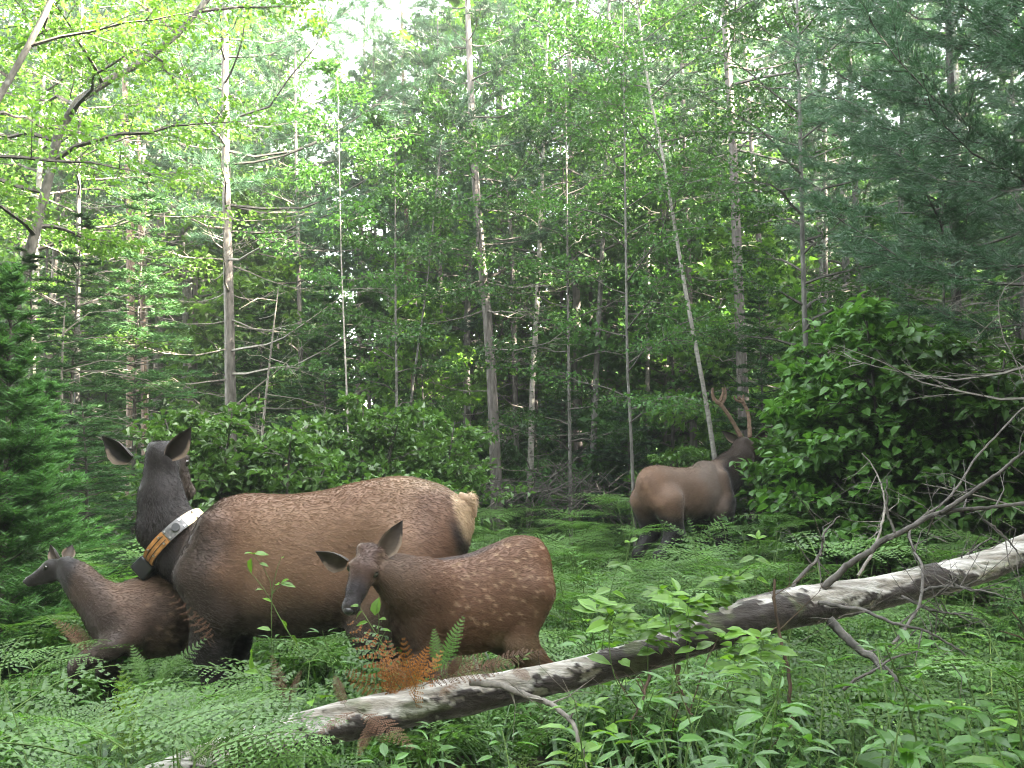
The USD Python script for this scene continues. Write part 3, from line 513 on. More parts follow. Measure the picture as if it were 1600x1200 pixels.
def pine(path, r0, live, spread, rng, whorl=.55, tuft=26, L=.15, W=.011, dead0=1.0, tops=None, bias=None, twn=8, needle_n=22, tgap=.09):
    """a pine: whorls of branches, bare and twiggy below the height live, needle tufts above it"""
    tr, p, r = trunk_mesh(path, r0, r0 * .25, 14, int(rng.integers(99))); z1 = p[-1, 2]; bd, lb, nd = [], [], []; z = p[0, 2] + dead0
    while z < z1 - .1:
        h = (z - live) / max(z1 - live, .1); alive = h > 0; nb = int(rng.integers(3, 6)); az = rng.uniform(0, 6.28)
        for i in range(nb):
            az += 6.28 / nb + rng.normal() * .3; zz = z + rng.normal() * .06; a = along(p, zz)
            ln = spread * (np.interp(h, [0, .25, 1], [1, .95, .12]) if alive else np.interp(h, [-2, -.6, 0], [.35, .55, .9])) * rng.uniform(.6, 1.15)
            if not alive and rng.random() < .25: continue
            if bias is not None: ln *= 1 + .45 * (math.cos(az) * bias[0] + math.sin(az) * bias[1])
            u = (.18 + .5 * h if alive else rng.uniform(-.12, .3)); dr = nrm(np.array([math.cos(az), math.sin(az), u])); t = np.linspace(0, 1, 7)[:, None]
            q = a + dr * ln * t + np.array([0, 0, .14 * ln if alive else -.05 * ln]) * t ** 2 + np.array([0, 0, -.10 * ln]) * np.sin(t * 3.14) + rng.normal(size=(7, 3)) * .012 * ln; q[0] = a
            (lb if alive else bd).append(tube(q, np.linspace(min(.005 + .006 * ln, r0 * .4), .002, 7), 4, cap=False))
            for k in range(twn if alive else 6):
                tt = (.28 + .72 * (k + rng.random()) / twn) if alive else rng.uniform(.3, 1); s = np.array([np.interp(tt, np.linspace(0, 1, 7), q[:, x]) for x in range(3)]); side = (-1) ** k * rng.uniform(.35, 1.0); ca, sa = math.cos(side), math.sin(side)
                td = nrm(np.array([dr[0] * ca - dr[1] * sa, dr[0] * sa + dr[1] * ca, dr[2] + rng.normal() * .2])); tl = ln * rng.uniform(.15, .38) * (1.25 - tt * .7); e = s + td * tl
                (lb if alive else bd).append(tube(np.stack([s, (s + e) / 2 + rng.normal(size=3) * .03 * tl, e]), [.005, .004, .0015], 3, cap=False))
                if not alive:
                    for _ in range(2):
                        b = s + (e - s) * rng.uniform(.3, .9); e2 = b + nrm(td + rng.normal(size=3) * .7) * tl * .45; bd.append(tube(np.stack([b, e2]), [.0025, .001], 3, cap=False))
                else:
                    nt = 1 + int(tl / tgap)
                    for x in range(nt):
                        b = e - (e - s) * (x / (nt + .5)) + rng.normal(size=3) * .02; m = needle_n; dd = td * .75 + rng.normal(size=(m, 3)) * .62 + (0, 0, .12); nd.append((np.repeat(b[None], m, 0) + rng.normal(size=(m, 3)) * .018, dd))
        z += whorl * rng.uniform(.7, 1.2)
    out = [tr, join(bd) if bd else None, join(lb) if lb else None, None]
    if nd:
        c, d = np.vstack([x[0] for x in nd]), np.vstack([x[1] for x in nd]); out[3] = needles(c, d, L * rng.uniform(.7, 1.2, len(c)), W)
    return out
def fir(H, spread, rng, r0=.03, base=.15, dead=0.0, step=.17, nl=.028, nw=.006, gap=.022, twigs=8, lift=.12):
    """a young fir or hemlock: tiers of flat sprays"""
    path = np.array([[0, 0, -.1], [rng.normal() * .03, rng.normal() * .03, H * .5], [rng.normal() * .05, 0, H]]); tr, p, r = trunk_mesh(path, r0, .004, 8, 1); br, bd, cs, ds = [], [], [], []; z = base
    while z < H - .05:
        h = z / H; nb = int(rng.integers(4, 7)); az = rng.uniform(0, 6.28)
        for i in range(nb):
            az += 6.28 / nb + rng.normal() * .25; ln = spread * (1 - h) ** .8 * rng.uniform(.7, 1.15) + .05; a = along(p, z + rng.normal() * .04); dr = nrm(np.array([math.cos(az), math.sin(az), lift + .35 * h])); t = np.linspace(0, 1, 6)[:, None]
            q = a + dr * ln * t + np.array([0, 0, -.22 * ln]) * t ** 1.6 + rng.normal(size=(6, 3)) * .01 * ln; q[0] = a; alive = h > dead
            (br if alive else bd).append(tube(q, np.linspace(.004 + .006 * ln, .0015, 6), 4, cap=False)); segs = [(q[2], q[5])]
            for k in range(twigs):
                tt = .2 + .78 * (k + .5) / twigs; s = np.array([np.interp(tt, np.linspace(0, 1, 6), q[:, x]) for x in range(3)]); side = (-1) ** k * rng.uniform(.7, 1.0); ca, sa = math.cos(side), math.sin(side)
                e = s + nrm(np.array([dr[0] * ca - dr[1] * sa, dr[0] * sa + dr[1] * ca, dr[2] - .12 + rng.normal() * .08])) * ln * rng.uniform(.25, .42) * (1.2 - tt * .75); segs.append((s, e))
                (br if alive else bd).append(tube(np.stack([s, e]), [.0025, .001], 3, cap=False))
            if alive:
                for s, e in segs:
                    l = np.linalg.norm(e - s); m = max(3, int(l / gap)); x = (np.arange(m) + rng.random(m)) / m; td = (e - s) / l; sd = nrm(np.cross(td, UP)); sg = np.where(np.arange(m) % 2 == 0, 1, -1)[:, None]
                    for rep in (0, 1):
                        cs.append(s + (e - s) * x[:, None]); ds.append(td * .55 + sd * sg * (1 - 2 * rep) * .8 + UP * rng.normal(.12, .22, (m, 1)) + rng.normal(size=(m, 3)) * .12)
        z += step * rng.uniform(.7, 1.3)
    c, d = np.vstack(cs), np.vstack(ds); return tr, (join(bd) if bd else None), join(br), needles(c, d, nl * rng.uniform(.7, 1.3, len(c)), nw)
def frond(L, width, rng, pairs=18, pinn=8, arch=1.0, stalk=.18, tri=False, rise=1.15, fine=True):
    """one fern frond from the origin, rising along +x: returns (blade, stalk)"""
    t = np.linspace(0, 1, 16); ang = rise - arch * t ** 1.25 * 1.5; st = np.stack([np.cos(ang), 0 * t, np.sin(ang)], 1) * L / 15; p = np.vstack([[0, 0, 0], np.cumsum(st[:-1], 0)]); p[:, 1] += .05 * L * rng.normal() * t ** 2
    rc = tube(p, np.linspace(.0042, .0009, 16) * (L / .7), 4, cap=False); C, D, N, LL, WW = [], [], [], [], []
    for i in range(pairs):
        x = stalk + (1 - stalk) * (i + .5) / pairs; u = (x - stalk) / (1 - stalk); b = np.array([np.interp(x, t, p[:, k]) for k in range(3)]); td = nrm(np.array([np.interp(min(x + .04, 1), t, p[:, k]) - np.interp(max(x - .04, 0), t, p[:, k]) for k in range(3)]))
        wl = width * ((1 - u) ** .85 if tri else np.interp(u, [0, .12, .35, .6, .85, 1], [.42, .75, 1, .82, .38, .06])) + .004
        nn = nrm(np.cross(td, [0, 1, 0])); nn = nn if nn[2] > 0 or abs(nn[2]) < 1e-6 else -nn
        for sg in (-1, 1):
            pd = nrm(np.array([0, sg, 0]) + td * (.42 + .25 * u) + nn * rng.normal(.02, .10) - UP * .12); m = max(2, int(round(pinn * (.35 + .65 * wl / width))))
            y = (np.arange(m) + .5) / m; pw = np.minimum(wl * .20, (1 - stalk) * L / pairs * .46) * (1 - y * .82) + .002; bb = b + pd * wl * y[:, None] - UP * wl * .12 * (y ** 2)[:, None]; sd = nrm(np.cross(pd, nn))
            for s2 in (-1, 1):
                C.append(bb); D.append(sd * s2 + pd * .55 + nn * rng.normal(0, .12, (m, 1))); N.append(np.repeat(nn[None], m, 0)); LL.append(pw * (1 if fine else 1.15)); WW.append(np.full(m, wl / m * .95))
            C.append((bb[-1] + pd * wl * .02)[None]); D.append(pd[None]); N.append(nn[None]); LL.append([wl * .10]); WW.append([wl / m * .7])
    blade = leafset(np.vstack(C), np.vstack(D), np.vstack(N), np.concatenate(LL), np.concatenate(WW), droop=.08, fold=.12)
    return blade, rc
def turned(m, az, loc=(0, 0, 0), s=1.0, roll=0.0):
    v = m[0] * s; c, q = math.cos(roll), math.sin(roll); v = v @ np.array([[1, 0, 0], [0, c, -q], [0, q, c]]).T; c, q = math.cos(az), math.sin(az)
    return v @ np.array([[c, -q, 0], [q, c, 0], [0, 0, 1]]).T + np.asarray(loc), m[1]
# ------------------------------------------------------------------ plant materials
leaf_look('leaf_maple', [(.035, .085, .022), (.05, .115, .028), (.065, .135, .03), (.045, .10, .035)], .4)
leaf_look('leaf_bright', [(.07, .14, .025), (.09, .165, .03), (.11, .18, .035), (.07, .13, .03)], .45)
leaf_look('leaf_hazel', [(.055, .115, .024), (.075, .15, .028), (.10, .175, .03), (.065, .135, .032)], .32, rough=.36, spec=.45)
leaf_look('leaf_bush', [(.05, .115, .022), (.07, .15, .03), (.105, .19, .035), (.06, .13, .035)], .35, rough=.38, spec=.4)
leaf_look('leaf_sunny', [(.10, .17, .025), (.13, .20, .03), (.09, .15, .03)], .5)
leaf_look('needle_pine', [(.035, .075, .040), (.045, .095, .050), (.06, .11, .05)], .3, (1.1, 1.2, .7), .45, .4)
leaf_look('needle_dark', [(.03, .075, .032), (.04, .095, .04), (.05, .11, .045)], .22, (1.0, 1.2, .8), .42, .45)
leaf_look('needle_fir', [(.03, .07, .026), (.042, .09, .028), (.055, .11, .03)], .3, (1.2, 1.3, .6), .55, .15)
leaf_look('needle_cedar', [(.06, .15, .04), (.08, .18, .05), (.10, .20, .055)], .35, (1.2, 1.3, .6), .5, .3)
leaf_look('fern_green', [(.07, .14, .032), (.10, .18, .04), (.125, .20, .042), (.085, .165, .05), (.115, .185, .035)], .35, (1.1, 1.3, .6), .42, .4, .3)
leaf_look('fern_yellow', [(.10, .17, .025), (.12, .19, .03), (.09, .16, .03)], .42, (1.2, 1.3, .5))
leaf_look('fern_orange', [(.20, .085, .022), (.27, .14, .032), (.15, .06, .022), (.14, .13, .03), (.10, .045, .02)], .35, (1.2, 1.1, .6), .6, .2)
leaf_look('fern_brown', [(.085, .046, .028), (.12, .07, .042), (.065, .034, .022)], .25, (1.1, 1.0, .8), .7, .15)
leaf_look('herb_green', [(.06, .14, .028), (.08, .165, .032), (.07, .15, .04), (.10, .18, .035)], .38, rough=.4, spec=.4)
leaf_look('herb_bright', [(.10, .20, .028), (.125, .23, .035), (.09, .18, .035)], .42, (1.25, 1.3, .5), .4, .4)
leaf_look('grass_look', [(.06, .13, .032), (.08, .16, .04), (.095, .175, .045)], .35, (1.1, 1.25, .6), .4, .45)
bark_look('bark_pine', (.045, .038, .035), (.155, .138, .127), (22, 22, 5), None, .8)
bark_look('bark_red', (.05, .035, .03), (.19, .135, .105), (22, 22, 5), None, .8)
bark_look('bark_maple', (.04, .038, .034), (.15, .14, .128), (18, 18, 7), ((.20, .20, .185), 6, .60), .5)
bark_look('bark_birch', (.12, .11, .10), (.28, .26, .23), (12, 12, 30), ((.05, .045, .04), 5, .60), .4)
bark_look('bark_dark', (.022, .020, .018), (.075, .068, .062), (20, 20, 6), None, .7)
bark_look('twig_grey', (.035, .031, .027), (.105, .095, .085), (30, 30, 10), None, .3)
bark_look('twig_dead', (.075, .066, .058), (.21, .19, .165), (30, 30, 10), None, .3)
bark_look('stem_green', (.05, .09, .025), (.09, .14, .04), (30, 30, 10), None, .1)
bark_look('stem_brown', (.035, .025, .018), (.09, .06, .04), (30, 30, 10), None, .1)
bark_look('ground_look', (.012, .010, .007), (.05, .045, .022), (7, 7, 7), ((.02, .035, .012), 1.3, .52), .8, .95)
bark_look('meadow_look', (.05, .09, .02), (.10, .15, .035), (3, 3, 3), None, .6, .9)

# ------------------------------------------------------------------ ground
xs = np.concatenate([-np.geomspace(400, 9, 22), np.linspace(-8.5, 8.5, 86), np.geomspace(9, 400, 22)]); ys = np.concatenate([-np.geomspace(300, 3, 14), np.linspace(-2, 26, 141), np.geomspace(27, 900, 26)])
X, Y = np.meshgrid(xs, ys, indexing='ij'); ny = len(ys); i, j = np.meshgrid(np.arange(len(xs) - 1), np.arange(ny - 1), indexing='ij')
q = np.stack([i * ny + j, (i + 1) * ny + j, (i + 1) * ny + j + 1, i * ny + j + 1], -1).reshape(-1, 4); Vg = np.stack([X, Y, ground(X, Y)], -1).reshape(-1, 3); mid = Vg[q].mean(1)
far = mid[:, 1] > 43
def used(q): u, i_ = np.unique(q, return_inverse=True); return Vg[u], i_.reshape(-1, 4)
tag(part(None, 'ground', used(q[~far]), 'ground_look', True), kind='structure'); tag(part(None, 'meadow', used(q[far]), 'meadow_look', True), kind='structure')

usdkit.material(stage, '/World/Looks/haze_look', {'v': ('principled_volume', {'color': (.93, .96, .90), 'density': .0009, 'anisotropy': .35})}, volume='v.volume')
hz = trimesh.creation.box([1000, 1400, 24]); hz.apply_translation((0, 300, 24 / 2 + float(Vg[:, 2].min()) - 1.0)); tag(part(None, 'haze', hz, 'haze_look'), kind='stuff')

# ------------------------------------------------------------------ trees that stand in the picture
def tpath(pts, d, H, wob=0.0, seed=0):
    w = np.array([P(x, y, d) for x, y in pts]); w = w[np.argsort(w[:, 2])]; lo = nrm(w[1] - w[0]) if len(w) > 1 else UP; hi = nrm(w[-1] - w[-2]) if len(w) > 1 else UP
    lo = lo / max(lo[2], .3); hi = nrm(hi + UP * .5); hi = hi / hi[2]; g = float(ground(w[0, 0], d)) - .12
    if w[0, 2] > g + .2: w = np.vstack([w[0] - lo * (w[0, 2] - g) * np.array([.7, .7, 1]), w])
    if w[-1, 2] < H - .5: w = np.vstack([w, w[-1] + hi * (H - w[-1, 2]) * .5, w[-1] + hi * (H - w[-1, 2])])
    if wob: w[1:-1] += np.random.default_rng(seed).normal(size=(len(w) - 2, 3)) * wob * np.array([1, 1, 0])
    return w
def put_tree(name, label, parts, mats, group=None, cat='tree'):
    t = thing(name, label, cat, group)
    for nm, m, mt in zip(('trunk', 'dead_branches', 'branches', 'crown'), parts, mats):
        if m is not None and len(m[0]): part(t, nm, m, mt, nm == 'trunk', kind=None if nm == 'trunk' else 'stuff')
    return t
R = lambda s: np.random.default_rng(s)
def a_pine(name, label, pts, d, dia, H, live, spread, seed, bark='bark_pine', nd='needle_pine', **k):
    tr, bd, lb, cr = pine(tpath(pts, d, H), dia / 2, live, spread, R(seed), **k); return put_tree(name, label, (tr, bd, lb, cr), (bark, 'twig_dead', 'twig_grey', nd))
def a_leaf(name, label, pts, d, dia, H, base, spread, nl, leaves, L, seed, bark='bark_maple', lf='leaf_maple', **k):
    tr, lb, cr = broadleaf(tpath(pts, d, H), dia / 2, base, spread, nl, leaves, L, R(seed), **k); return put_tree(name, label, (tr, None, lb, cr), (bark, None, 'twig_grey', lf))

a_pine('pine_tree', 'straight grey pine with bare whorled branches, left of centre behind the cow elk', [(360, 600), (356, 400), (353, 250), (352, 170)], 14.5, .205, 13, 5.0, 2.6, 11, whorl=.5, bias=(.8, -.2), twn=8)
a_pine('pine_tree', 'thicker left trunk of the close pair of pines in upper left', [(204, 420), (202, 300), (195, 180), (196, 100)], 17, .2, 14, 6.5, 2.0, 12, 'bark_red')
a_pine('pine_tree', 'thinner right trunk of the close pair of pines in upper left', [(222, 430), (218, 300), (215, 130)], 17.6, .13, 13, 6.0, 1.8, 13, 'bark_red')
a_pine('pine_tree', 'tall dark pine in the centre, bending slightly left as it rises', [(772, 680), (762, 500), (752, 400), (744, 300), (735, 130)], 15, .2, 12.5, 4.6, 2.1, 14, whorl=.6)
a_pine('pine_tree', 'slim pine rising into the bright gap right of the central dark pine', [(803, 520), (800, 400), (788, 240), (783, 140)], 19, .14, 12.5, 6.5, 1.5, 15)
a_pine('pine_tree', 'thick sunlit pine trunk reaching the top edge right of centre', [(1158, 540), (1152, 400), (1146, 250), (1137, 100), (1132, 0)], 14, .2, 13.5, 7.0, 2.4, 16, bias=(.6, 0))
a_pine('pine_tree', 'pale pine trunk at top edge left of the thick sunlit pine', [(1080, 560), (1066, 120), (1060, 0)], 17.5, .15, 14, 7.5, 1.9, 17)
a_pine('pine_tree', 'reddish slim pine standing behind the shrubs above the cow elk rump', [(646, 590), (640, 480), (636, 380)], 20, .17, 13, 5.5, 2.0, 18, 'bark_red')
a_pine('pine_tree', 'grey pine trunk just right of the thick sunlit pine', [(1200, 530), (1193, 450), (1186, 380)], 17, .15, 13, 5.5, 2.0, 19)
a_pine('pine_tree', 'dark pine trunk half hidden by leaves in upper right', [(1342, 420), (1336, 300), (1330, 150)], 15, .16, 12, 5.0, 2.2, 20, 'bark_dark', 'needle_dark')
a_pine('pine_tree', 'white pine with soft bluish tufts at top centre beside the sky gap', [(560, 560), (565, 300)], 21, .16, 13.5, 4.0, 2.6, 21, tuft=30)
a_pine('pine_tree', 'white pine with soft tufts directly above the central shrubs', [(690, 560), (686, 300)], 18.5, .12, 10.5, 3.6, 2.0, 22)
a_pine('pine_tree', 'pine with long pale sunlit branches above the cow elk back', [(470, 600), (466, 400), (462, 200)], 18, .12, 11.5, 4.6, 2.5, 23)
a_pine('white_pine', 'dark blue green white pine filling the upper right corner', [(1700, 700), (1704, 300), (1708, 0)], 6.8, .16, 8.4, 2.5, 2.15, 24, 'bark_dark', 'needle_dark', whorl=.30, twn=14, L=.11, W=.005, needle_n=25, tgap=.055, dead0=.5)
a_pine('white_pine', 'white pine with drooping dark tufts left of the upper right corner pine', [(1500, 700), (1490, 300)], 9.6, .13, 9.5, 3.4, 1.7, 25, 'bark_dark', 'needle_dark', whorl=.38, twn=12, L=.12, W=.0065, needle_n=28, tgap=.065)

a_leaf('maple_tree', 'leaning grey maple with pale blotches at the left edge', [(18, 500), (45, 400), (75, 285), (97, 190), (150, 135), (205, 108), (270, 60)], 9, .145, 8.2, 3.2, 1.7, 22, 48, 0.061, 31, lf='leaf_bright')
a_leaf('birch_tree', 'pale slanting birch crossing the upper left corner', [(-60, 260), (0, 150), (45, 70), (80, 0)], 7.0, .11, 6.6, 3.7, 1.5, 12, 41, 0.05, 32, 'bark_maple', 'leaf_bright')
a_leaf('birch_tree', 'straight pale birch trunk behind the small firs at far left', [(50, 650), (50, 560), (55, 450), (58, 370)], 13, .125, 11, 4.2, 1.8, 24, 48, 0.061, 33, 'bark_birch', 'leaf_bright')
a_leaf('birch_tree', 'thin leaning birch with white bark above the bull elk antlers', [(1106, 645), (1085, 530), (1072, 460), (1052, 340), (1030, 215), (1018, 160)], 12.6, .078, 9.5, 4.5, 1.6, 18, 41, 0.054, 34, 'bark_birch')
a_leaf('birch_tree', 'mottled birch trunk right of the central dark pine', [(830, 690), (832, 600), (838, 500)], 16, .125, 10.5, 3.6, 1.9, 24, 28, 0.085, 35, 'bark_birch')
a_leaf('maple_tree', 'layered maple with wide level sprays between the birch and the thick pine', [(985, 660), (980, 560), (978, 400)], 12.8, .055, 8.8, 1.9, 2.1, 34, 41, 0.058, 36, flat=.6)
a_leaf('maple_tree', 'leafy green maple in upper right in front of the dark pines', [(1262, 640), (1255, 420), (1250, 200)], 11, .09, 8.6, 2.6, 1.8, 38, 41, 0.054, 37, lf='leaf_maple', flat=.6)
a_leaf('maple_tree', 'low maple with level sprays right of the central dark pine', [(890, 670), (888, 520)], 14.5, .07, 7.6, 1.6, 2.0, 30, 41, 0.061, 38, flat=.6)
a_leaf('maple_tree', 'bright leafy maple at the left edge behind the leaning grey maple', [(120, 640), (122, 400), (125, 150)], 12, .09, 9.5, 2.8, 2.0, 36, 41, 0.061, 39, lf='leaf_bright')
a_leaf('maple_tree', 'sunlit maple crown filling the upper left beyond the pair of pines', [(290, 640), (288, 300)], 20, .16, 13, 4.5, 3.0, 44, 28, 0.12, 40, lf='leaf_bright')
a_leaf('maple_tree', 'tall maple with lit crown right of the white sky gap', [(930, 620), (945, 300), (950, 100)], 17, .13, 13, 4.8, 2.3, 40, 28, 0.1, 41)
a_leaf('aspen_tree', 'bright aspen crown at top right of centre behind the birch', [(1045, 600), (1040, 300)], 21, .16, 14, 6, 2.4, 40, 28, 0.11, 42, lf='leaf_bright')
a_leaf('maple_tree', 'maple sapling rising behind the central shrubs', [(620, 660), (618, 450)], 13.5, .06, 6.5, 1.8, 1.5, 24, 38, 0.061, 43)
a_leaf('sapling', 'thin pale pole of a sapling left of the reddish pine', [(543, 650), (537, 500), (533, 395)], 12, .034, 6.6, 3.6, 1.1, 14, 32, 0.058, 44, 'bark_birch')
a_leaf('sapling', 'thin dark stem of a sapling in front of the reddish pine', [(645, 605), (655, 530), (666, 455)], 14, .05, 7.0, 3.8, 1.3, 16, 35, 0.061, 45)
for k, (x, y, d, w, lb) in enumerate([(925, 640, 20, .13, 'small dark trunk, leftmost of the pair between birch and fir'), (952, 640, 21, .13, 'small dark trunk, right one of the pair between birch and fir'), (1012, 640, 19, .11, 'pale small trunk in shade left of the bull elk antlers'), (1040, 640, 22, .14, 'dark trunk in deep shade left of the thin leaning birch'), (880, 640, 22, .12, 'dark slim trunk between mottled birch and small dark pair'), (1160, 520, 21, .15, 'dark trunk just behind the thick sunlit pine'), (600, 560, 24, .16, 'dim trunk in the bright gaps left of the reddish pine'), (578, 560, 21, .10, 'slim dim trunk in the bright gaps beside the sapling pole'), (228, 590, 19, .13, 'sunlit trunk piece behind the dead firs left of main pine'), (1290, 420, 18, .14, 'dim trunk behind the leafy maple in upper right'), (1408, 350, 15, .13, 'dim trunk behind the drooping dark white pine')]):
    a_pine('pine_tree', lb, [(x, y), (x - 3 + 2 * (k % 4), y - 250)], d, w, 11.5 + (k % 3), 5.5 + .5 * (k % 3), 1.7, 60 + k, 'bark_birch' if 'pale' in lb or 'sunlit' in lb else 'bark_pine' if k % 2 else 'bark_dark', whorl=.7, twn=6, needle_n=16, W=.014, tgap=.11)  # the sunlit trunk takes paler birch bark: sunlight put into its colour
# dead poles
def dead_pole(name, label, pts, d, w, seed, H=None, nb=14):
    rng = R(seed); p = tpath(pts, d, H or P(*pts[-1], d)[2]); tr, pp, r = trunk_mesh(p, w / 2, w * .12, 8, seed); tw = []
    for _ in range(nb):
        z = rng.uniform(pp[3, 2], pp[-1, 2]); a = along(pp, z); d_ = nrm(rng.normal(size=3) * (1, 1, .35)); l = rng.uniform(.3, 1.1); q = np.stack([a, a + d_ * l * .5 + (0, 0, .03), a + d_ * l + rng.normal(size=3) * .08]); tw.append(tube(q, [.008, .005, .002], 4, cap=False))
        for _ in range(3): s = q[1] + (q[2] - q[1]) * rng.random(); tw.append(tube(np.stack([s, s + nrm(d_ + rng.normal(size=3) * .8) * l * .35]), [.003, .001], 3, cap=False))
    t = thing(name, label, 'tree'); part(t, 'trunk', tr, 'twig_dead', True); part(t, 'dead_branches', join(tw), 'twig_dead', kind='stuff'); return t
dead_pole('dead_tree', 'dead leaning pale pole right of the main grey pine', [(412, 655), (422, 560), (435, 450)], 13, .065, 71, nb=18)
dead_pole('dead_tree', 'short broken pale stick propped across the dead leaning pole', [(392, 612), (420, 590), (452, 562)], 12.6, .05, 72, nb=4)
dead_pole('dead_tree', 'thin grey dead fir pole at left above the cow elk ears', [(96, 700), (98, 540), (102, 470)], 10, .06, 73, nb=30)
dead_pole('dead_tree', 'crooked pale dead stick hanging in the right side dark branches', [(1585, 560), (1562, 510), (1560, 470), (1600, 430)], 6.0, .016, 74, nb=3)

# ------------------------------------------------------------------ forest around and behind, as copies of a few trees
kinds = []
for s in range(3):
    H = 13.0; pth = np.array([[0, 0, -.15], [.1, .05, 4], [-.05 + .1 * s, .1, 9], [.1, 0, H]]); tr, bd, lb, cr = pine(pth, .1, 4.5 + s, 1.9, R(200 + s), whorl=.65, twn=7, needle_n=16, L=.19, W=.018, tgap=.12); g = proto('pine_kind')
    for nm, m, mt in (('trunk', tr, 'bark_pine'), ('dead_branches', bd, 'twig_dead'), ('branches', lb, 'twig_grey'), ('crown', cr, 'needle_pine')): part(g, nm, m, mt, nm == 'trunk', kind=None if nm == 'trunk' else 'stuff')
    kinds.append(g)
for s, lf in enumerate(('leaf_maple', 'leaf_bright')):
    H = 11.0; pth = np.array([[0, 0, -.15], [.2, .1, 4], [-.1, .2, 8], [.1, 0, H]]); tr, lb, cr = broadleaf(pth, .09, 3.0, 2.4, 34, 22, .15, R(210 + s)); g = proto('maple_kind')
    for nm, m, mt in (('trunk', tr, 'bark_maple'), ('branches', lb, 'twig_grey'), ('crown', cr, lf)): part(g, nm, m, mt, nm == 'trunk', kind=None if nm == 'trunk' else 'stuff')
    kinds.append(g)
tr, lb, cr = broadleaf(np.array([[0, 0, -.15], [.1, .1, 3], [0, 0, 8]]), .1, 1.0, 3.0, 34, 24, .24, R(215)); far_kind = proto('far_kind')
for nm, m, mt in (('trunk', tr, 'bark_maple'), ('branches', lb, 'twig_grey'), ('crown', cr, 'leaf_sunny')): part(far_kind, nm, m, mt, nm == 'trunk')
rng = R(300); placed = []; todo = []
for _ in range(4000):
    if len(placed) >= 46: break
    d = rng.uniform(19, 36); px = rng.uniform(-80, 1680); p = P(px, 735, d)[:2]
    if min([np.hypot(*(p - o)) for o in placed] + [9]) < 1.9: continue
    if 540 < px < 700 and d < 27 and rng.random() < .6: continue
    placed.append(p); k = int(rng.choice(5, p=[.18, .16, .14, .3, .22])); todo.append((p, k, rng.uniform(0, 6.28), rng.uniform(.82, 1.15)))
for (p, k, a, s_), lb in zip(todo, place_labels([(*t[0], 1.5 + .22 * t[0][1]) for t in todo], ['slim pine deep in the forest' if t[1] < 3 else 'leafy maple deep in the forest' for t in todo])):
    copy_of(kinds[k], 'pine_tree' if k < 3 else 'maple_tree', lb, 'tree', 'pines deep in the forest' if k < 3 else 'maples deep in the forest', (*p, ground(*p)), a, s_)
low = []
for s_, lf in enumerate(('leaf_maple', 'leaf_hazel', 'leaf_bright')):
    tr, lb, cr = broadleaf(np.array([[0, 0, -.15], [.1, .1, 2.5], [-.1, 0, 5.6]]), .035, .5, 1.9, 26, 20, .15, R(220 + s_), flat=.6); g = proto('understory_kind')
    for nm, m, mt in (('trunk', tr, 'bark_dark'), ('branches', lb, 'twig_grey'), ('crown', cr, lf)): part(g, nm, m, mt, nm == 'trunk', kind=None if nm == 'trunk' else 'stuff')
    low.append(g)
pl2 = []
for _ in range(6000):
    if len(pl2) >= 95: break
    d = rng.uniform(15.5, 40); px = rng.uniform(-60, 1660); p = P(px, 735, d)[:2]
    if min([np.hypot(*(p - np.array(o[:2]))) for o in pl2] + [9]) < 1.5 or (720 < px < 1000 and d < 20) or (470 < px < 730 and rng.random() < .7): continue
    pl2.append((*p, 1.5 + .06 * d, int(rng.integers(3)), rng.uniform(0, 6.28), rng.uniform(.65, 1.45)))
for t, lb in zip(pl2, place_labels([t[:3] for t in pl2], ['young maple between the trunks'] * len(pl2))): copy_of(low[t[3]], 'young_maple', lb, 'tree', 'young maples between the forest trunks', (t[0], t[1], ground(t[0], t[1])), t[4], t[5])
fl = [(-34 + 68 * (k + rng.random()) / 46, rng.uniform(42, 56), rng.uniform(0, 6.28), rng.uniform(.65, 1.05)) for k in range(46)]
for t, lb in zip(fl, place_labels([(t[0], t[1], 6) for t in fl], ['low sunlit tree beyond the forest'] * len(fl))): copy_of(far_kind, 'maple_tree', lb, 'tree', 'sunlit trees beyond the forest', (t[0], t[1], ground(t[0], t[1])), t[2], t[3])
tr, lb, cr = broadleaf(np.array([[0, 0, -.15], [.1, .1, 5], [0, 0, 12.5]]), .12, .9, 2.9, 52, 30, .24, R(216)); thick_kind = proto('thick_kind')
for nm, m, mt in (('trunk', tr, 'bark_maple'), ('branches', lb, 'twig_grey'), ('crown', cr, 'leaf_maple')): part(thick_kind, nm, m, mt, nm == 'trunk', kind=None if nm == 'trunk' else 'stuff')
bl = []
for k in range(26):
    d = rng.uniform(33, 42); px = -40 + 1680 * (k + rng.random()) / 26
    if 480 < px < 650 or 800 < px < 880: continue
    bl.append((*P(px, 735, d)[:2], 7.0, rng.uniform(0, 6.28), rng.uniform(.8, 1.1)))
for t, lb in zip(bl, place_labels([t[:3] for t in bl], ['dense maple at the back'] * len(bl))): copy_of(thick_kind, 'maple_tree', lb, 'tree', 'dense maples at the back of the forest', (t[0], t[1], ground(t[0], t[1])), t[3], t[4])
tr, lb, cr = broadleaf(np.array([[0, 0, -.15], [.1, .1, 5], [-.1, .1, 10], [0, 0, 15.5]]), .13, 3.5, 3.0, 44, 26, .13, R(217)); tall_kind = proto('tall_kind')
for nm, m, mt in (('trunk', tr, 'bark_maple'), ('branches', lb, 'twig_grey'), ('crown', cr, 'leaf_maple')): part(tall_kind, nm, m, mt, nm == 'trunk', kind=None if nm == 'trunk' else 'stuff')
tl = []
for k in range(24):
    px = -140 + 1850 * (k + rng.random()) / 24; d = rng.uniform(20, 29)
    if not (500 < px < 650 or 815 < px < 890): tl.append((*P(px, 735, d)[:2], 11.0, rng.uniform(0, 6.28), rng.uniform(.92, 1.12)))
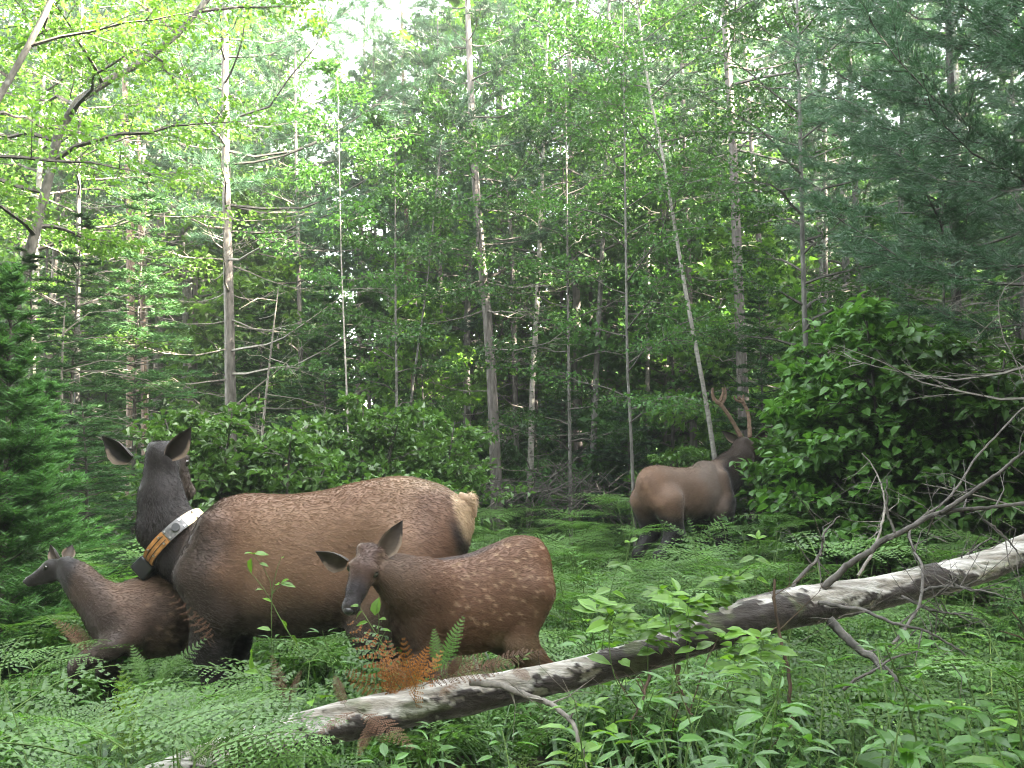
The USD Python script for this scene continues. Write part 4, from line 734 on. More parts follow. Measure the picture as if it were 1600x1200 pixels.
for t, lb in zip(tl, place_labels([t[:3] for t in tl], ['tall leafy maple closing the canopy'] * len(tl))): copy_of(tall_kind, 'maple_tree', lb, 'tree', 'tall maples of the canopy', (t[0], t[1], ground(t[0], t[1])), t[3], t[4])
for k in range(44):                     # the forest goes on to the right, unseen; added densely to block the sun
    y = -9 + 30 * (k + rng.random()) / 44; x = .54 * max(y, 0) + 4.2 + rng.uniform(0, 7.0) + (1.0 if y < 4 else 0); pn = rng.random() < .25
    copy_of(kinds[int(rng.integers(2))] if pn else thick_kind, 'pine_tree' if pn else 'maple_tree', 'forest tree added right of the clearing to shade it', 'tree', 'added trees along the right side of the clearing', (x, y, ground(x, y)), rng.uniform(0, 6.28), rng.uniform(.9, 1.1))

for k in range(30):                     # unseen trees added behind and left of the camera, leaving light from above
    if k < 16: x, y = -12 + 24 * (k + rng.random()) / 16, rng.uniform(-12, -6)
    else: y = -4 + 17 * (k - 16 + rng.random()) / 14; x = -.54 * max(y, 0) - 4.6 - rng.uniform(0, 4)
    copy_of(thick_kind, 'maple_tree', 'unseen leafy forest tree added at the near and left rim of the clearing', 'tree', 'added trees at the near rim of the clearing', (x, y, ground(x, y)), rng.uniform(0, 6.28), (1, 1, rng.uniform(.75, 1.0)))

# ------------------------------------------------------------------ shrubs and young conifers
def shrub(name, label, px, base_y, d, H, spread, stems, nl, leaves, L, seed, lf, fine=False, lean=.35, single=0, **k):
    rng = R(seed); c = P(px, base_y, d); c[2] = ground(c[0], c[1]); t = thing(name, label, 'shrub', None, c); lims, lvs = [], []
    for s in range(stems):
        a = rng.uniform(0, 6.28); h = H * rng.uniform(.65, 1.0); o = np.array([math.cos(a), math.sin(a), 0]); w = spread * rng.uniform(.15, .75)
        pth = np.array([[*(o[:2] * .12), -.08], [*(o[:2] * (w * .45)), h * .5], [*(o[:2] * w), h]]); tr, lb, cr = broadleaf(pth, .014 + .006 * H, .3 + .1 * H, spread * .62, nl, leaves, L, rng, twigs=6, fine=fine, **k); part(t, 'stem', tr, 'twig_grey', True); lims.append(lb); lvs.append(cr)
    part(t, 'branches', join(lims), 'twig_grey', kind='stuff'); v, f = join(lvs)
    if single:                          # the leaves nearest the camera are parts of their own
        m = 10 if fine else 4; nf = len(f) // (len(v) // m); lv = v.reshape(-1, m, 3); dist = lv[:, 0, 1] + c[1]; pick = np.argsort(dist)[:single]; keep = np.setdiff1d(np.arange(len(lv)), pick); f0 = f.reshape(-1, nf, 3)[0]
        for i in pick: part(t, 'leaf', (lv[i], f0), lf)
        v = lv[keep].reshape(-1, 3); f = (f0[None] + (np.arange(len(keep)) * m)[:, None, None]).reshape(-1, 3)
    tag(part(t, 'foliage', (v, f), lf), kind='stuff')
    return t
shrub('hazel_shrub', 'dense broad leaved shrub rising behind the cow elk neck', 335, 800, 9.6, 2.25, 1.0, 7, 10, 13, .085, 101, 'leaf_hazel')
shrub('hazel_shrub', 'rounded leafy shrub directly behind the cow elk back', 440, 800, 9.3, 1.9, 1.0, 7, 10, 13, .085, 102, 'leaf_hazel')
shrub('hazel_shrub', 'leafy shrub behind the cow elk shoulder left of its neighbours', 290, 790, 11.0, 2.2, .9, 5, 9, 12, .09, 103, 'leaf_hazel')
shrub('hazel_shrub', 'dark leafy shrub above the cow elk rump', 570, 790, 11.3, 2.3, 1.1, 7, 10, 13, .09, 104, 'leaf_hazel')
shrub('hazel_shrub', 'tall loose shrub below the central dark pine', 680, 780, 12.2, 2.1, 1.1, 7, 10, 12, .09, 105, 'leaf_hazel')
shrub('hazel_shrub', 'low shrub behind the cow elk rump at the fern bed edge', 640, 790, 10.8, 1.5, .9, 5, 9, 12, .085, 106, 'leaf_hazel')
shrub('hazel_shrub', 'pale green shrub behind the bull elk back', 1080, 760, 13.2, 2.0, 1.0, 6, 9, 12, .09, 107, 'leaf_hazel')
shrub('hazel_shrub', 'dim low shrub in the gap left of the bull elk', 930, 780, 16.5, 1.6, 1.6, 7, 9, 12, .11, 108, 'leaf_maple')
shrub('hazel_shrub', 'dim low shrub at the far end of the fern bed', 820, 780, 17.0, 1.9, 1.5, 7, 9, 12, .11, 109, 'leaf_maple')
shrub('maple_bush', 'large glossy leaved bush hiding the bull elk face', 1312, 860, 9.2, 2.6, .95, 9, 11, 14, .105, 111, 'leaf_bush', True, single=90)
shrub('maple_bush', 'large leafy bush, middle one of the right side bushes', 1395, 880, 8.6, 3.0, 1.15, 11, 12, 14, .105, 112, 'leaf_bush', True, single=120)
shrub('maple_bush', 'leafy bush at the right edge below the dark pine', 1540, 880, 8.2, 2.5, 1.1, 9, 11, 14, .105, 113, 'leaf_bush', True, single=90)
shrub('maple_bush', 'tall open bush behind the other right side bushes', 1330, 800, 11.0, 3.6, 1.2, 8, 12, 13, .105, 114, 'leaf_bush')
def conifer(name, label, px, base_y, d, H, spread, seed, mat='needle_fir', bark='twig_grey', **k):
    c = P(px, base_y, d); c[2] = ground(c[0], c[1]); t = thing(name, label, 'tree', None, c, R(seed).uniform(0, 6))
    for nm, m, mt in zip(('trunk', 'dead_branches', 'branches', 'crown'), fir(H, spread, R(seed), **k), (bark, 'twig_dead', 'twig_grey', mat)):
        if m is not None: part(t, nm, m, mt, nm == 'trunk', kind=None if nm == 'trunk' else 'stuff')
conifer('cedar_tree', 'bright green soft young cedar nearest the camera at the left edge', 0, 900, 6.0, 2.75, .62, 121, 'needle_cedar', nl=.06, nw=.009, gap=.011, step=.07, twigs=14, base=.05, lift=.75)
conifer('fir_tree', 'young green fir at the left edge behind the near cedar', 60, 900, 7.4, 2.2, .7, 122, 'needle_cedar', nl=.06, nw=.010, gap=.012, step=.08, twigs=13, lift=.6)
conifer('fir_tree', 'dark young fir left of the cow elk head', 130, 850, 8.3, 2.1, .95, 123, 'needle_fir', step=.12, twigs=13, nl=.05, nw=.01, gap=.014)
conifer('fir_tree', 'slender fir with bare grey lower boughs at left', 105, 820, 10.4, 4.3, 1.15, 124, 'needle_fir', dead=.22, nl=.06, nw=.013, gap=.018, twigs=12)
conifer('fir_tree', 'tall fir with dead lower twigs between the left birch and the pine pair', 215, 820, 11.5, 5.2, 1.3, 125, 'needle_fir', dead=.22, nl=.06, nw=.014, gap=.018, twigs=12)
conifer('fir_tree', 'dim fir in shade right of the main grey pine', 400, 800, 16, 4.6, 1.4, 126, 'needle_fir', dead=.3, nl=.08, nw=.02, gap=.024, twigs=11)
conifer('fir_tree', 'small dark fir in deep shade left of the bull elk', 985, 780, 15.5, 2.7, 1.3, 127, 'needle_dark', nl=.08, nw=.02, gap=.024, twigs=11)
conifer('fir_tree', 'dark fir between the bull elk and the mottled birch', 880, 780, 18.5, 3.4, 1.5, 128, 'needle_dark', nl=.08, nw=.02, gap=.024, twigs=11)
conifer('fir_tree', 'mid green fir behind the central shrubs', 500, 790, 14, 4.2, 1.3, 129, 'needle_fir', nl=.07, nw=.018, gap=.022, twigs=11, dead=.25)
conifer('fir_tree', 'feathery green fir between the far left birch and the leaning maple', 40, 830, 9.0, 3.6, 1.1, 132, 'needle_fir', nl=.055, nw=.012, gap=.018, twigs=12)
conifer('spruce_tree', 'nearly bare spruce with grey dead boughs at the right edge', 1490, 850, 8.9, 4.4, 1.5, 130, 'needle_dark', dead=.72, nl=.03, nw=.007, twigs=14, step=.16)
conifer('fir_tree', 'shaded fir below the leafy maple in upper right', 1190, 760, 13.0, 4.0, 1.2, 131, 'needle_fir', nl=.07, nw=.018, gap=.022, twigs=11)
# ------------------------------------------------------------------ the fallen log
def attr_look(name, scale, amount, bump, rough=0.75):
    fur_look(name, scale, amount, rough, bump)
attr_look('log_look', (22, 90, 90), .4, .8)
lp = [(1700, 826, 4.3), (1620, 852, 4.22), (1520, 890, 4.12), (1400, 916, 4.0), (1240, 950, 3.85), (1150, 976, 3.78), (1000, 1024, 3.7), (850, 1058, 3.62), (700, 1092, 3.55), (560, 1124, 3.47), (450, 1148, 3.42), (280, 1203, 3.33), (60, 1290, 3.2)]
lpts = np.array([P(*q) for q in lp]); lr = np.interp(np.arange(len(lp)), [0, 1, 3, 4, 5, 6, 7, 8, 10, 12], [.052, .056, .062, .072, .069, .054, .053, .066, .062, .058]); sp_ = spline(np.column_stack([lpts, lr]), 520)
rg = R(501); sp_[:, :3] += np.stack([0 * sp_[:, 0], 0 * sp_[:, 0], .008 * np.sin(np.linspace(0, 19, 520))], 1); lv, lf = tube(sp_[:, :3], sp_[:, 3], 56, .09, 5)
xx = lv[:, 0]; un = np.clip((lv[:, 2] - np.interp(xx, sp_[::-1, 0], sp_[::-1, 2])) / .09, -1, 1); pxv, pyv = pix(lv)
bk = .62 * meshkit.fbm(lv * np.array([9, 16, 16]) + 3, 4, 2) + .38 * meshkit.fbm(lv * np.array([34, 46, 46]), 4, 22) + .30 * np.exp(-((pxv - 1215) / 60) ** 2) + .28 * np.exp(-((pxv - 1455) / 35) ** 2) + .22 * np.exp(-((pxv - 1010) / 130) ** 2) - .30 * (un - .2) - .13 * np.exp(-((pxv - 1340) / 55) ** 2) - .12 * sstep(1480, 1530, pxv) - .12 * np.exp(-((pxv - 880) / 60) ** 2)  # bark patches; the un term also paints shade into the underside
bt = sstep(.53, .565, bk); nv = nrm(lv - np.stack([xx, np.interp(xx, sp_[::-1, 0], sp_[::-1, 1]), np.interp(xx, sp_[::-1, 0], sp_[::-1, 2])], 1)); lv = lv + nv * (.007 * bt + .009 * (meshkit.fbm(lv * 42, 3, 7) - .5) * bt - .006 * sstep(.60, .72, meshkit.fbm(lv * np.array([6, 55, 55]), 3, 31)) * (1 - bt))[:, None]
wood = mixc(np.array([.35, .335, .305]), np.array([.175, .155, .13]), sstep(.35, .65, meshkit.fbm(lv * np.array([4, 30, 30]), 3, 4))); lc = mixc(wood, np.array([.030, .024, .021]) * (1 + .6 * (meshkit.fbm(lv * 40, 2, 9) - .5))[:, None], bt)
lc = mixc(lc, np.array([.06, .07, .03]), sstep(.62, .7, meshkit.fbm(lv * 9 + 40, 3, 12)) * .6)
LOG = thing('fallen_log', 'long fallen tree trunk with peeling pale bark slanting across the foreground', 'log')
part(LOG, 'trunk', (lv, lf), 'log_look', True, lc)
def limb(pts, w, mat='twig_grey', side=0, name='dead_branch', seed=0, par=None, len_=.22):
    """a dead limb along picture points; w in pixels of the photograph at its own distance"""
    rng = R(900 + seed); w0 = np.array([P(*q) for q in pts]); wd = np.array([w[0] + (w[1] - w[0]) * i / (len(pts) - 1) for i in range(len(pts))]) * w0[:, 1] / FPX / 2
    s = spline(np.column_stack([w0, wd]), 8 * len(pts)); s[2:, :3] += np.cumsum(rng.normal(size=(len(s) - 2, 3)) * .0022, 0); ms = [tube(s[:, :3], s[:, 3], 8, .12, seed)]
    for k in range(side):
        i = int(rng.integers(len(s) // 4, len(s))); d = nrm(rng.normal(size=3) * (1, .6, .8)); l = len_ * rng.uniform(.4, 1.3); a = s[i, :3]; q = np.stack([a, a + d * l * .5 + rng.normal(size=3) * .02, a + d * l + rng.normal(size=3) * .05]); ms.append(tube(q, [max(s[i, 3] * .6, .0015), .0018, .0007], 4, cap=False))
        for _ in range(2): b = q[1] + (q[2] - q[1]) * rng.random(); ms.append(tube(np.stack([b, b + nrm(d + rng.normal(size=3) * .8) * l * .4]), [.0013, .0006], 3, cap=False))
    return part(par if par is not None else LOG, name, join(ms), mat, 60)
limb([(1286, 918, 3.86), (1330, 880, 3.85), (1370, 850, 3.82), (1420, 822, 3.8), (1475, 800, 3.78), (1540, 792, 3.75), (1640, 780, 3.7)], (12, 5), side=6, seed=1)
limb([(1470, 802, 3.78), (1520, 765, 3.76), (1560, 735, 3.74), (1625, 680, 3.7)], (8, 4), side=5, seed=2)
limb([(1378, 846, 3.82), (1396, 832, 3.8), (1385, 790, 3.8), (1382, 750, 3.8)], (6, 2), side=3, seed=3)
limb([(1234, 925, 3.9), (1262, 882, 3.95), (1282, 850, 4.0), (1290, 826, 4.02), (1315, 803, 4.05)], (7, 2), side=7, seed=4)
limb([(1296, 968, 3.78), (1340, 1008, 3.72), (1375, 1035, 3.68), (1412, 1056, 3.64)], (15, 8), 'bark_maple', side=3, seed=5)
limb([(1280, 942, 3.76), (1340, 952, 3.6), (1390, 970, 3.5), (1440, 985, 3.45), (1500, 1020, 3.4)], (7, 2.5), side=9, seed=6)
limb([(1318, 1078, 3.4), (1370, 1040, 3.42), (1422, 1018, 3.45), (1470, 1010, 3.5)], (5, 2), side=3, seed=7)
limb([(735, 1066, 3.47), (790, 1072, 3.4), (850, 1090, 3.3), (885, 1120, 3.22), (905, 1160, 3.15), (920, 1205, 3.1)], (11, 5), 'twig_dead', side=4, seed=8)
limb([(1210, 905, 3.7), (1216, 980, 3.68), (1226, 1040, 3.66), (1236, 1130, 3.62)], (4, 6), 'stem_brown', side=4, seed=9)
limb([(1536, 812, 3.74), (1570, 845, 3.72), (1592, 878, 3.7)], (4, 2), side=5, seed=10)
limb([(1440, 925, 3.95), (1490, 915, 3.8), (1540, 925, 3.65), (1580, 935, 3.6)], (6, 2), side=14, seed=11, len_=.16)
limb([(1410, 932, 3.9), (1460, 950, 3.75), (1520, 955, 3.65)], (5, 2), side=12, seed=12, len_=.16)
limb([(1060, 1040, 3.6), (1070, 1080, 3.55), (1095, 1120, 3.5)], (8, 3), 'stem_brown', side=5, seed=13)
limb([(1015, 1050, 3.6), (1005, 1090, 3.5), (985, 1130, 3.45)], (6, 2.5), 'stem_brown', side=5, seed=14)
limb([(1500, 900, 4.05), (1510, 870, 4.15), (1545, 840, 4.2)], (6, 2), side=6, seed=15)
T = thing('fallen_branch', 'thin bare branch arching over the ferns at the right edge', 'branch'); limb([(1390, 1010, 3.4), (1440, 900, 3.9), (1420, 840, 4.2), (1480, 780, 4.6), (1540, 700, 5.0), (1600, 640, 5.2)], (5, 3), par=T, side=9, seed=21, name='twigs')
T = thing('fallen_branch', 'dead twiggy branch leaning over the ferns below the leafy bush', 'branch'); limb([(1340, 900, 5.2), (1376, 820, 5.4), (1380, 775, 5.5), (1345, 710, 5.6)], (5, 2), 'twig_dead', par=T, side=8, seed=22, name='twigs')
T = thing('brush_pile', 'grey heap of dead twigs at the far end of the fern bed', 'brush pile', None, P(868, 790, 14.5)); rg = R(510); ms = []
for _ in range(170):
    a = rg.normal(size=3) * (.55, .3, .18) + (0, 0, .2); d = nrm(rg.normal(size=3) * (1, .6, .7)); l = rg.uniform(.3, .9); ms.append(tube(np.stack([a, a + d * l * .5 + rg.normal(size=3) * .04, a + d * l]), [.009, .007, .003], 4, cap=False))
tag(part(T, 'twigs', join(ms), 'twig_grey'), kind='stuff')

# ------------------------------------------------------------------ ferns, herbs and grass
def limit(px):
    """how high, in the picture, the plants in front of the animals reach"""
    return np.interp(px, [0, 60, 120, 200, 290, 330, 420, 540, 560, 640, 700, 800, 850, 880, 960, 1020, 1100, 1180, 1260, 1400, 1600], [985, 1000, 1075, 1080, 1030, 990, 985, 975, 985, 1000, 1005, 1020, 1020, 960, 900, 890, 880, 880, 905, 900, 890])
def limit_far(px): return np.interp(px, [700, 730, 985, 1000, 1040, 1100, 1180, 1230, 1400, 1600], [790, 775, 810, 885, 885, 835, 775, 745, 735, 720])
beasts = [((-1.0, 5.02), .95, .42), ((-.19, 4.40), .5, .27), ((-1.81, 5.20), .5, .27), ((2.07, 11.55), .95, .42)]
yaws = [math.radians(176), math.radians(210), math.radians(224), math.radians(41)]
def room(x, y, h):
    """how tall a plant may grow here without standing in an animal or hiding it"""
    for ((bx, by), a, b), w in zip(beasts, yaws):
        u, v = (x - bx) * math.cos(w) + (y - by) * math.sin(w), -(x - bx) * math.sin(w) + (y - by) * math.cos(w)
        if abs(u) < a and abs(v) < b: h = min(h, .40)
    g = float(ground(x, y)); px, _ = pix(np.array([x, y, g + .4]))
    L = limit(px) if y < 4.95 else limit_far(px) if y < 12 and px > 700 else 0
    if y < 4.95 and px < 330 and y > 4.4: L = 1060
    if y < np.interp(x, lpts[::-1, 0], lpts[::-1, 1]): L = np.interp(px, [60, 130, 250, 420, 470, 620, 800, 1000, 1250, 1600], [1020, 1080, 1080, 1080, 1125, 1125, 1110, 1060, 1020, 960])
    if L: h = min(h, P(px, L, y)[2] - g)
    return h
fern_kinds = []
def fern_plant(seed, n, L, w, mat='fern_green', **k):
    rng = R(seed); g = proto('fern_kind'); a0 = rng.uniform(0, 6)
    for i in range(n):
        l = L * rng.uniform(.75, 1.12); b, s = frond(l, w * l, rng, rise=rng.uniform(1.0, 1.38), arch=rng.uniform(.75, 1.25), **k); az = a0 + i * 6.283 / n + rng.normal() * .25; ro = rng.normal() * .15
        p = part(g, 'frond', turned(b, az, roll=ro), mat); part(p, 'midrib', turned(s, az, roll=ro), 'stem_green')
    fern_kinds.append((g, L)); return g
fern_plant(601, 7, .78, .19, pairs=13, pinn=5); fern_plant(602, 6, .72, .22, pairs=11, pinn=5); fern_plant(603, 8, .62, .2, pairs=11, pinn=4)
def bracken(seed, H, L, mat='fern_green'):
    rng = R(seed); g = proto('fern_kind'); 
    for i in range(2):
        h = H * rng.uniform(.75, 1.05); az = rng.uniform(0, 6.28); st = spline([(0, 0, -.05), (.02, 0, h * .5), (.08, .02, h)], 8); o = turned((st[-1:], np.zeros((0, 3), int)), az)[0][0] + (.12 * i, .05 * i, 0); stm = turned(tube(st, np.linspace(.005, .003, 8), 5), az, (.12 * i, .05 * i, 0))
        for k, (da, ll) in enumerate(((0, 1.0), (1.15, .72), (-1.15, .72))):
            b, s = frond(L * ll, .36 * L * ll, rng, pairs=10, pinn=6, stalk=.12, tri=True, rise=.45, arch=.55); p = part(g, 'frond', turned(b, az + da, o, 1, rng.normal() * .12), mat); part(p, 'midrib', turned(s, az + da, o), 'stem_green')
            if k == 0: part(p, 'stalk', stm, 'stem_green')
    fern_kinds.append((g, H + .15)); return g
bracken(611, .62, .58); bracken(612, .5, .62); bracken(613, .7, .5)
fern_plant(604, 6, .55, .24, 'fern_yellow', pairs=12, pinn=6)
def instancer(name, label, cat, protos_, where, idx, yaw, scl, tiltx=None):
    pi_ = UsdGeom.PointInstancer.Define(stage, numbered('/World/' + name)); rel = []
    for k, pr in enumerate(protos_):
        x = UsdGeom.Xform.Define(stage, f'{pi_.GetPath()}/kind_{k:03d}'); x.GetPrim().GetReferences().AddInternalReference(pr.GetPath()); rel.append(x.GetPath())
    pi_.CreatePrototypesRel().SetTargets(rel); pi_.CreateProtoIndicesAttr(Vt.IntArray.FromNumpy(np.asarray(idx, np.int32))); pi_.CreatePositionsAttr(Vt.Vec3fArray.FromNumpy(np.asarray(where, np.float32)))
    pi_.CreateOrientationsAttr(Vt.QuathArray([Gf.Quath(float(math.cos(a / 2)), 0, 0, float(math.sin(a / 2))) for a in yaw])); pi_.CreateScalesAttr(Vt.Vec3fArray.FromNumpy(np.repeat(np.asarray(scl, np.float32)[:, None], 3, 1)))
    return tag(pi_, label, cat, None, 'stuff')
def spots(n, y0, y1, gap, seed, power=1.0, edge=.6):
    rng = R(seed); out = []; cell = {}
    for _ in range(n * 14):
        if len(out) >= n: break
        y = y0 + (y1 - y0) * rng.random() ** power; x = rng.uniform(-1, 1) * (edge * y + .3); k = (int(x // gap), int(y // gap))
        if any(np.hypot(x - a, y - b) < gap for i in (-1, 0, 1) for j_ in (-1, 0, 1) for a, b in cell.get((k[0] + i, k[1] + j_), ())): continue
        cell.setdefault(k, []).append((x, y)); out.append((x, y))
    return out
def clear_of_log(x, y): return abs(y - np.interp(x, lpts[::-1, 0], lpts[::-1, 1])) > .16
rng = R(620); inst, n_top = [], 0
for x, y in spots(2050, 2.35, 24, .30, 621, 1.0):
    px = pix(np.array([x, y, .4]))[0]; far_left = px < 330 and y > 9; shade = (y > 12 and (px < 640 or px > 1150)); 
    if (far_left or shade) and rng.random() < .6: continue
    if y < 4.4 and px > 880 and rng.random() < .55: continue
    if y < 3.3 and px > 700 and rng.random() < .35: continue
    if not clear_of_log(x, y): continue
    k = int(rng.choice(7, p=[.2, .2, .18, .13, .12, .13, .04])); g, H = fern_kinds[k]; top = {0: .62, 1: .58, 2: .5, 6: .45}.get(k, H * 1.0); h = room(x, y, top * rng.uniform(.85, 1.45)); s = h / top
    if s < .28: continue
    inst.append((x, y, float(ground(x, y)) - .02, k, rng.uniform(0, 6.28), s))
inst.sort(key=lambda q: q[1])
fk = ['pale yellow green fern' if q[3] == 6 else 'green arching fern' if q[3] < 3 else 'green level bracken' for q in inst[:240]]
for q, kd, lb in zip(inst, fk, place_labels([(q[0], q[1], q[2] + .35) for q in inst[:240]], fk)): copy_of(fern_kinds[q[3]][0], 'fern', lb, 'fern', kd + 's of the clearing', q[:3], q[4], q[5])
far_f = inst[240:]; instancer('fern_bed', 'continuous bed of green ferns across the clearing', 'ferns', [g for g, _ in fern_kinds], [q[:3] for q in far_f], [q[3] for q in far_f], [q[4] for q in far_f], [q[5] for q in far_f])
# herbs
herb_kinds = []
def herb(seed, H, nodes, L, mat='herb_green', w=.5, branch=0, stem='stem_green', pair=True):
    rng = R(seed); g = proto('herb_kind'); st = spline([(0, 0, -.04), (.03, .02, H * .5), (rng.normal() * .05, rng.normal() * .05, H)], 10); part(g, 'stem', tube(st, np.linspace(.0038, .0015, 10), 5), stem); az = rng.uniform(0, 6)
    for i in range(nodes):
        h = .25 + .75 * (i + .6) / nodes; b = np.array([np.interp(h, np.linspace(0, 1, 10), st[:, x]) for x in range(3)]); az += 1.57 + rng.normal() * .3; m = (2 if pair else 1) if i < nodes - 1 else 4
        for q_ in range(m):
            a = az + q_ * 6.283 / m + rng.normal() * .2; l = L * rng.uniform(.7, 1.15) * (1 if i < nodes - 1 else .75); up = rng.uniform(-.1, .45) + .2 * h; d = np.array([math.cos(a), math.sin(a), up]); pt = .02 + .15 * l
            part(g, 'leaf', leafset((b + nrm(d) * pt)[None], d[None], (UP + rng.normal(size=3) * .2)[None], l, l * w * rng.uniform(.85, 1.15), True, rng.uniform(.1, .5), .22), mat)
    herb_kinds.append((g, H)); return g
herb(631, .5, 6, .085); herb(632, .62, 7, .075, w=.36); herb(633, .40, 5, .10, w=.6); herb(634, .55, 6, .085, 'herb_bright', .5); herb(635, .42, 5, .095, 'herb_bright', .55); herb(636, .36, 5, .12, w=.72, pair=False); herb(637, .7, 9, .09, w=.24)
rng = R(640); hs = []
for x, y in spots(1500, 2.1, 10.5, .17, 641, 1.0):
    px = pix(np.array([x, y, .4]))[0]
    if not clear_of_log(x, y): continue
    if 230 < px < 880 and rng.random() < .55: continue
    br = 900 < px < 1230 and 3.4 < y < 4.7; k = int(rng.choice([3, 4])) if br and rng.random() < .75 else int(rng.choice([0, 1, 2, 5, 6, 3, 4], p=[.22, .2, .2, .12, .2, .03, .03])); H = herb_kinds[k][1]; h = room(x, y, H * rng.uniform(.7, 1.25) * (1.25 if br else 1.3 if px > 850 and y < 3.6 else 1)); s = h / H
    if s < .3: continue
    hs.append((x, y, float(ground(x, y)) - .02, k, rng.uniform(0, 6.28), s))
hs.sort(key=lambda q: q[1]); hl = ['leafy green herb with paired oval leaves', 'slim herb with narrow toothed leaves', 'low herb with broad oval leaves', 'tall lime green herb growing over the fallen log', 'short lime green herb growing over the fallen log', 'low plant with large rounded single leaves', 'upright herb with willow like blades']
hk = ['herb with paired oval leaves', 'slim narrow leaved herb', 'low broad leaved herb', 'tall lime green herb', 'short lime green herb', 'low round leaved plant', 'herb with willow like blades']
for q, lb in zip(hs, place_labels([(q[0], q[1], q[2] + .3) for q in hs[:260]], [hk[q[3]] for q in hs[:260]])): copy_of(herb_kinds[q[3]][0], 'herb', lb, 'plant', hk[q[3]].replace('herb', 'herbs').replace('plant', 'plants'), q[:3], q[4], q[5])
if hs[260:]: instancer('undergrowth', 'mixed leafy undergrowth among the ferns', 'undergrowth', [g for g, _ in herb_kinds], [q[:3] for q in hs[260:]], [q[3] for q in hs[260:]], [q[4] for q in hs[260:]], [q[5] for q in hs[260:]])
# grass
gk = []
for s in range(3):
    rng = R(650 + s); ms = []
    for _ in range(26):
        a = rng.uniform(0, 6.28); l = rng.uniform(.22, .46); w = rng.uniform(.004, .008); ang = np.linspace(1.45, rng.uniform(-.5, .6), 6); d = np.stack([np.cos(ang), 0 * ang, np.sin(ang)], 1); p = np.vstack([[0, 0, -.02], np.cumsum(d * l / 6, 0)]); ww = w * np.array([.7, 1, 1, .9, .7, .4, .05]); v = np.stack([p + np.array([0, 1, 0]) * ww[:, None], p - np.array([0, 1, 0]) * ww[:, None]], 1).reshape(-1, 3); f = np.array([[2 * i, 2 * i + 1, 2 * i + 3] for i in range(6)] + [[2 * i, 2 * i + 3, 2 * i + 2] for i in range(6)]); ms.append(turned((v, f), a, rng.normal(size=3) * (.05, .05, 0)))
    g = proto('grass_kind'); part(g, 'blades', join(ms), 'grass_look'); gk.append(g)
rng = R(660); gs = []
for x, y in spots(1500, 1.9, 9, .12, 661, 1.3):
    px = pix(np.array([x, y, .3]))[0]; h = room(x, y, .4); s = min(h / .34, 1.25) * rng.uniform(.8, 1.15)
    if s > .3 and (px < 420 or px > 1300 or rng.random() < .45): gs.append((x, y, float(ground(x, y)) - .01, int(rng.integers(3)), rng.uniform(0, 6.28), s))
instancer('grass', 'tufts of green grass between the ferns', 'grass', gk, [q[:3] for q in gs], [q[3] for q in gs], [q[4] for q in gs], [q[5] for q in gs])
# low growth on the forest floor behind
lk = []
for s, lf_ in enumerate(('leaf_hazel', 'leaf_maple', 'leaf_bush')):
    rng = R(670 + s); n = 130; c = rng.normal(size=(n, 3)) * (.4, .4, .0) + np.stack([0 * np.arange(n), 0 * np.arange(n), rng.random(n) ** .7 * (.55 + .25 * s)], 1); g = proto('low_kind'); part(g, 'leaves', leafset(c, rng.normal(size=(n, 3)) * (1, 1, .4), UP + rng.normal(size=(n, 3)) * .4, .13, .09), lf_); lk.append(g)
rng = R(680); ls = [(x, y, float(ground(x, y)), int(rng.integers(3)), rng.uniform(0, 6.28), rng.uniform(.7, 1.5)) for x, y in spots(650, 11.5, 42, .55, 681)]
ls = [q for q in ls if not (q[1] < 19 and 700 < pix(np.array([q[0], q[1], .5]))[0] < 1000)]
instancer('forest_floor_plants', 'low leafy growth on the forest floor', 'undergrowth', lk, [q[:3] for q in ls], [q[3] for q in ls], [q[4] for q in ls], [q[5] for q in ls])

# ------------------------------------------------------------------ single plants that stand out
def sprig(name, label, stems, leaves, d, mat, cat='plant', stem='stem_green', w=.0022):
    t = thing(name, label, cat)
    for s in stems: q = spline([P(*p, d) for p in s], 12); part(t, 'stem', tube(q, np.linspace(w, w * .45, 12), 5), stem)
    rng = R(int(leaves[0][0]))
    for (x, y, dx, dy, l, *m) in leaves:
        a = P(x, y, d); b = P(x + dx, y + dy, d + rng.normal() * .04); n = nrm(np.array([rng.normal() * .3, -.55, .8])); L_ = l * d / FPX; part(t, 'leaf', leafset(a[None], (b - a + (0, rng.normal() * .01, 0))[None], n[None], L_, L_ * (m[0] if m else .48), True, .2, .2), m[1] if len(m) > 1 else mat)
    return t
sprig('tall_herb', 'tall sprig with lime green leaves in front of the cow elk shoulder', [[(436, 1110), (424, 1000), (424, 920), (398, 868)], [(424, 940), (430, 900), (440, 870)], [(424, 930), (440, 915), (458, 912)], [(470, 1020), (440, 970), (412, 920), (385, 888)]],
      [(398, 866, -16, -6, 20, .6), (398, 866, 18, -2, 22, .6), (398, 866, 2, -9, 16, .6), (393, 872, -4, 26, 26, .55), (405, 880, 16, 4, 16), (438, 912, 22, 2, 24), (438, 912, 14, -12, 20), (436, 914, -14, -8, 18), (440, 872, 8, -8, 12), (412, 922, -16, -4, 16, .5), (424, 940, -14, -8, 16), (440, 968, 12, 14, 26, .4), (455, 992, 12, 16, 26, .4), (424, 985, -22, -6, 22)], 4.15, 'herb_bright')
sprig('heart_leaf_plant', 'single bright lime heart shaped leaf low before the dark foreleg', [[(412, 1090), (405, 1050), (398, 1040)]], [(398, 1042, -10, -30, 36, .85), (404, 1052, -30, -8, 26, .5), (408, 1062, 26, -4, 24, .5), (410, 1075, -24, 4, 24, .45)], 3.7, 'herb_bright')
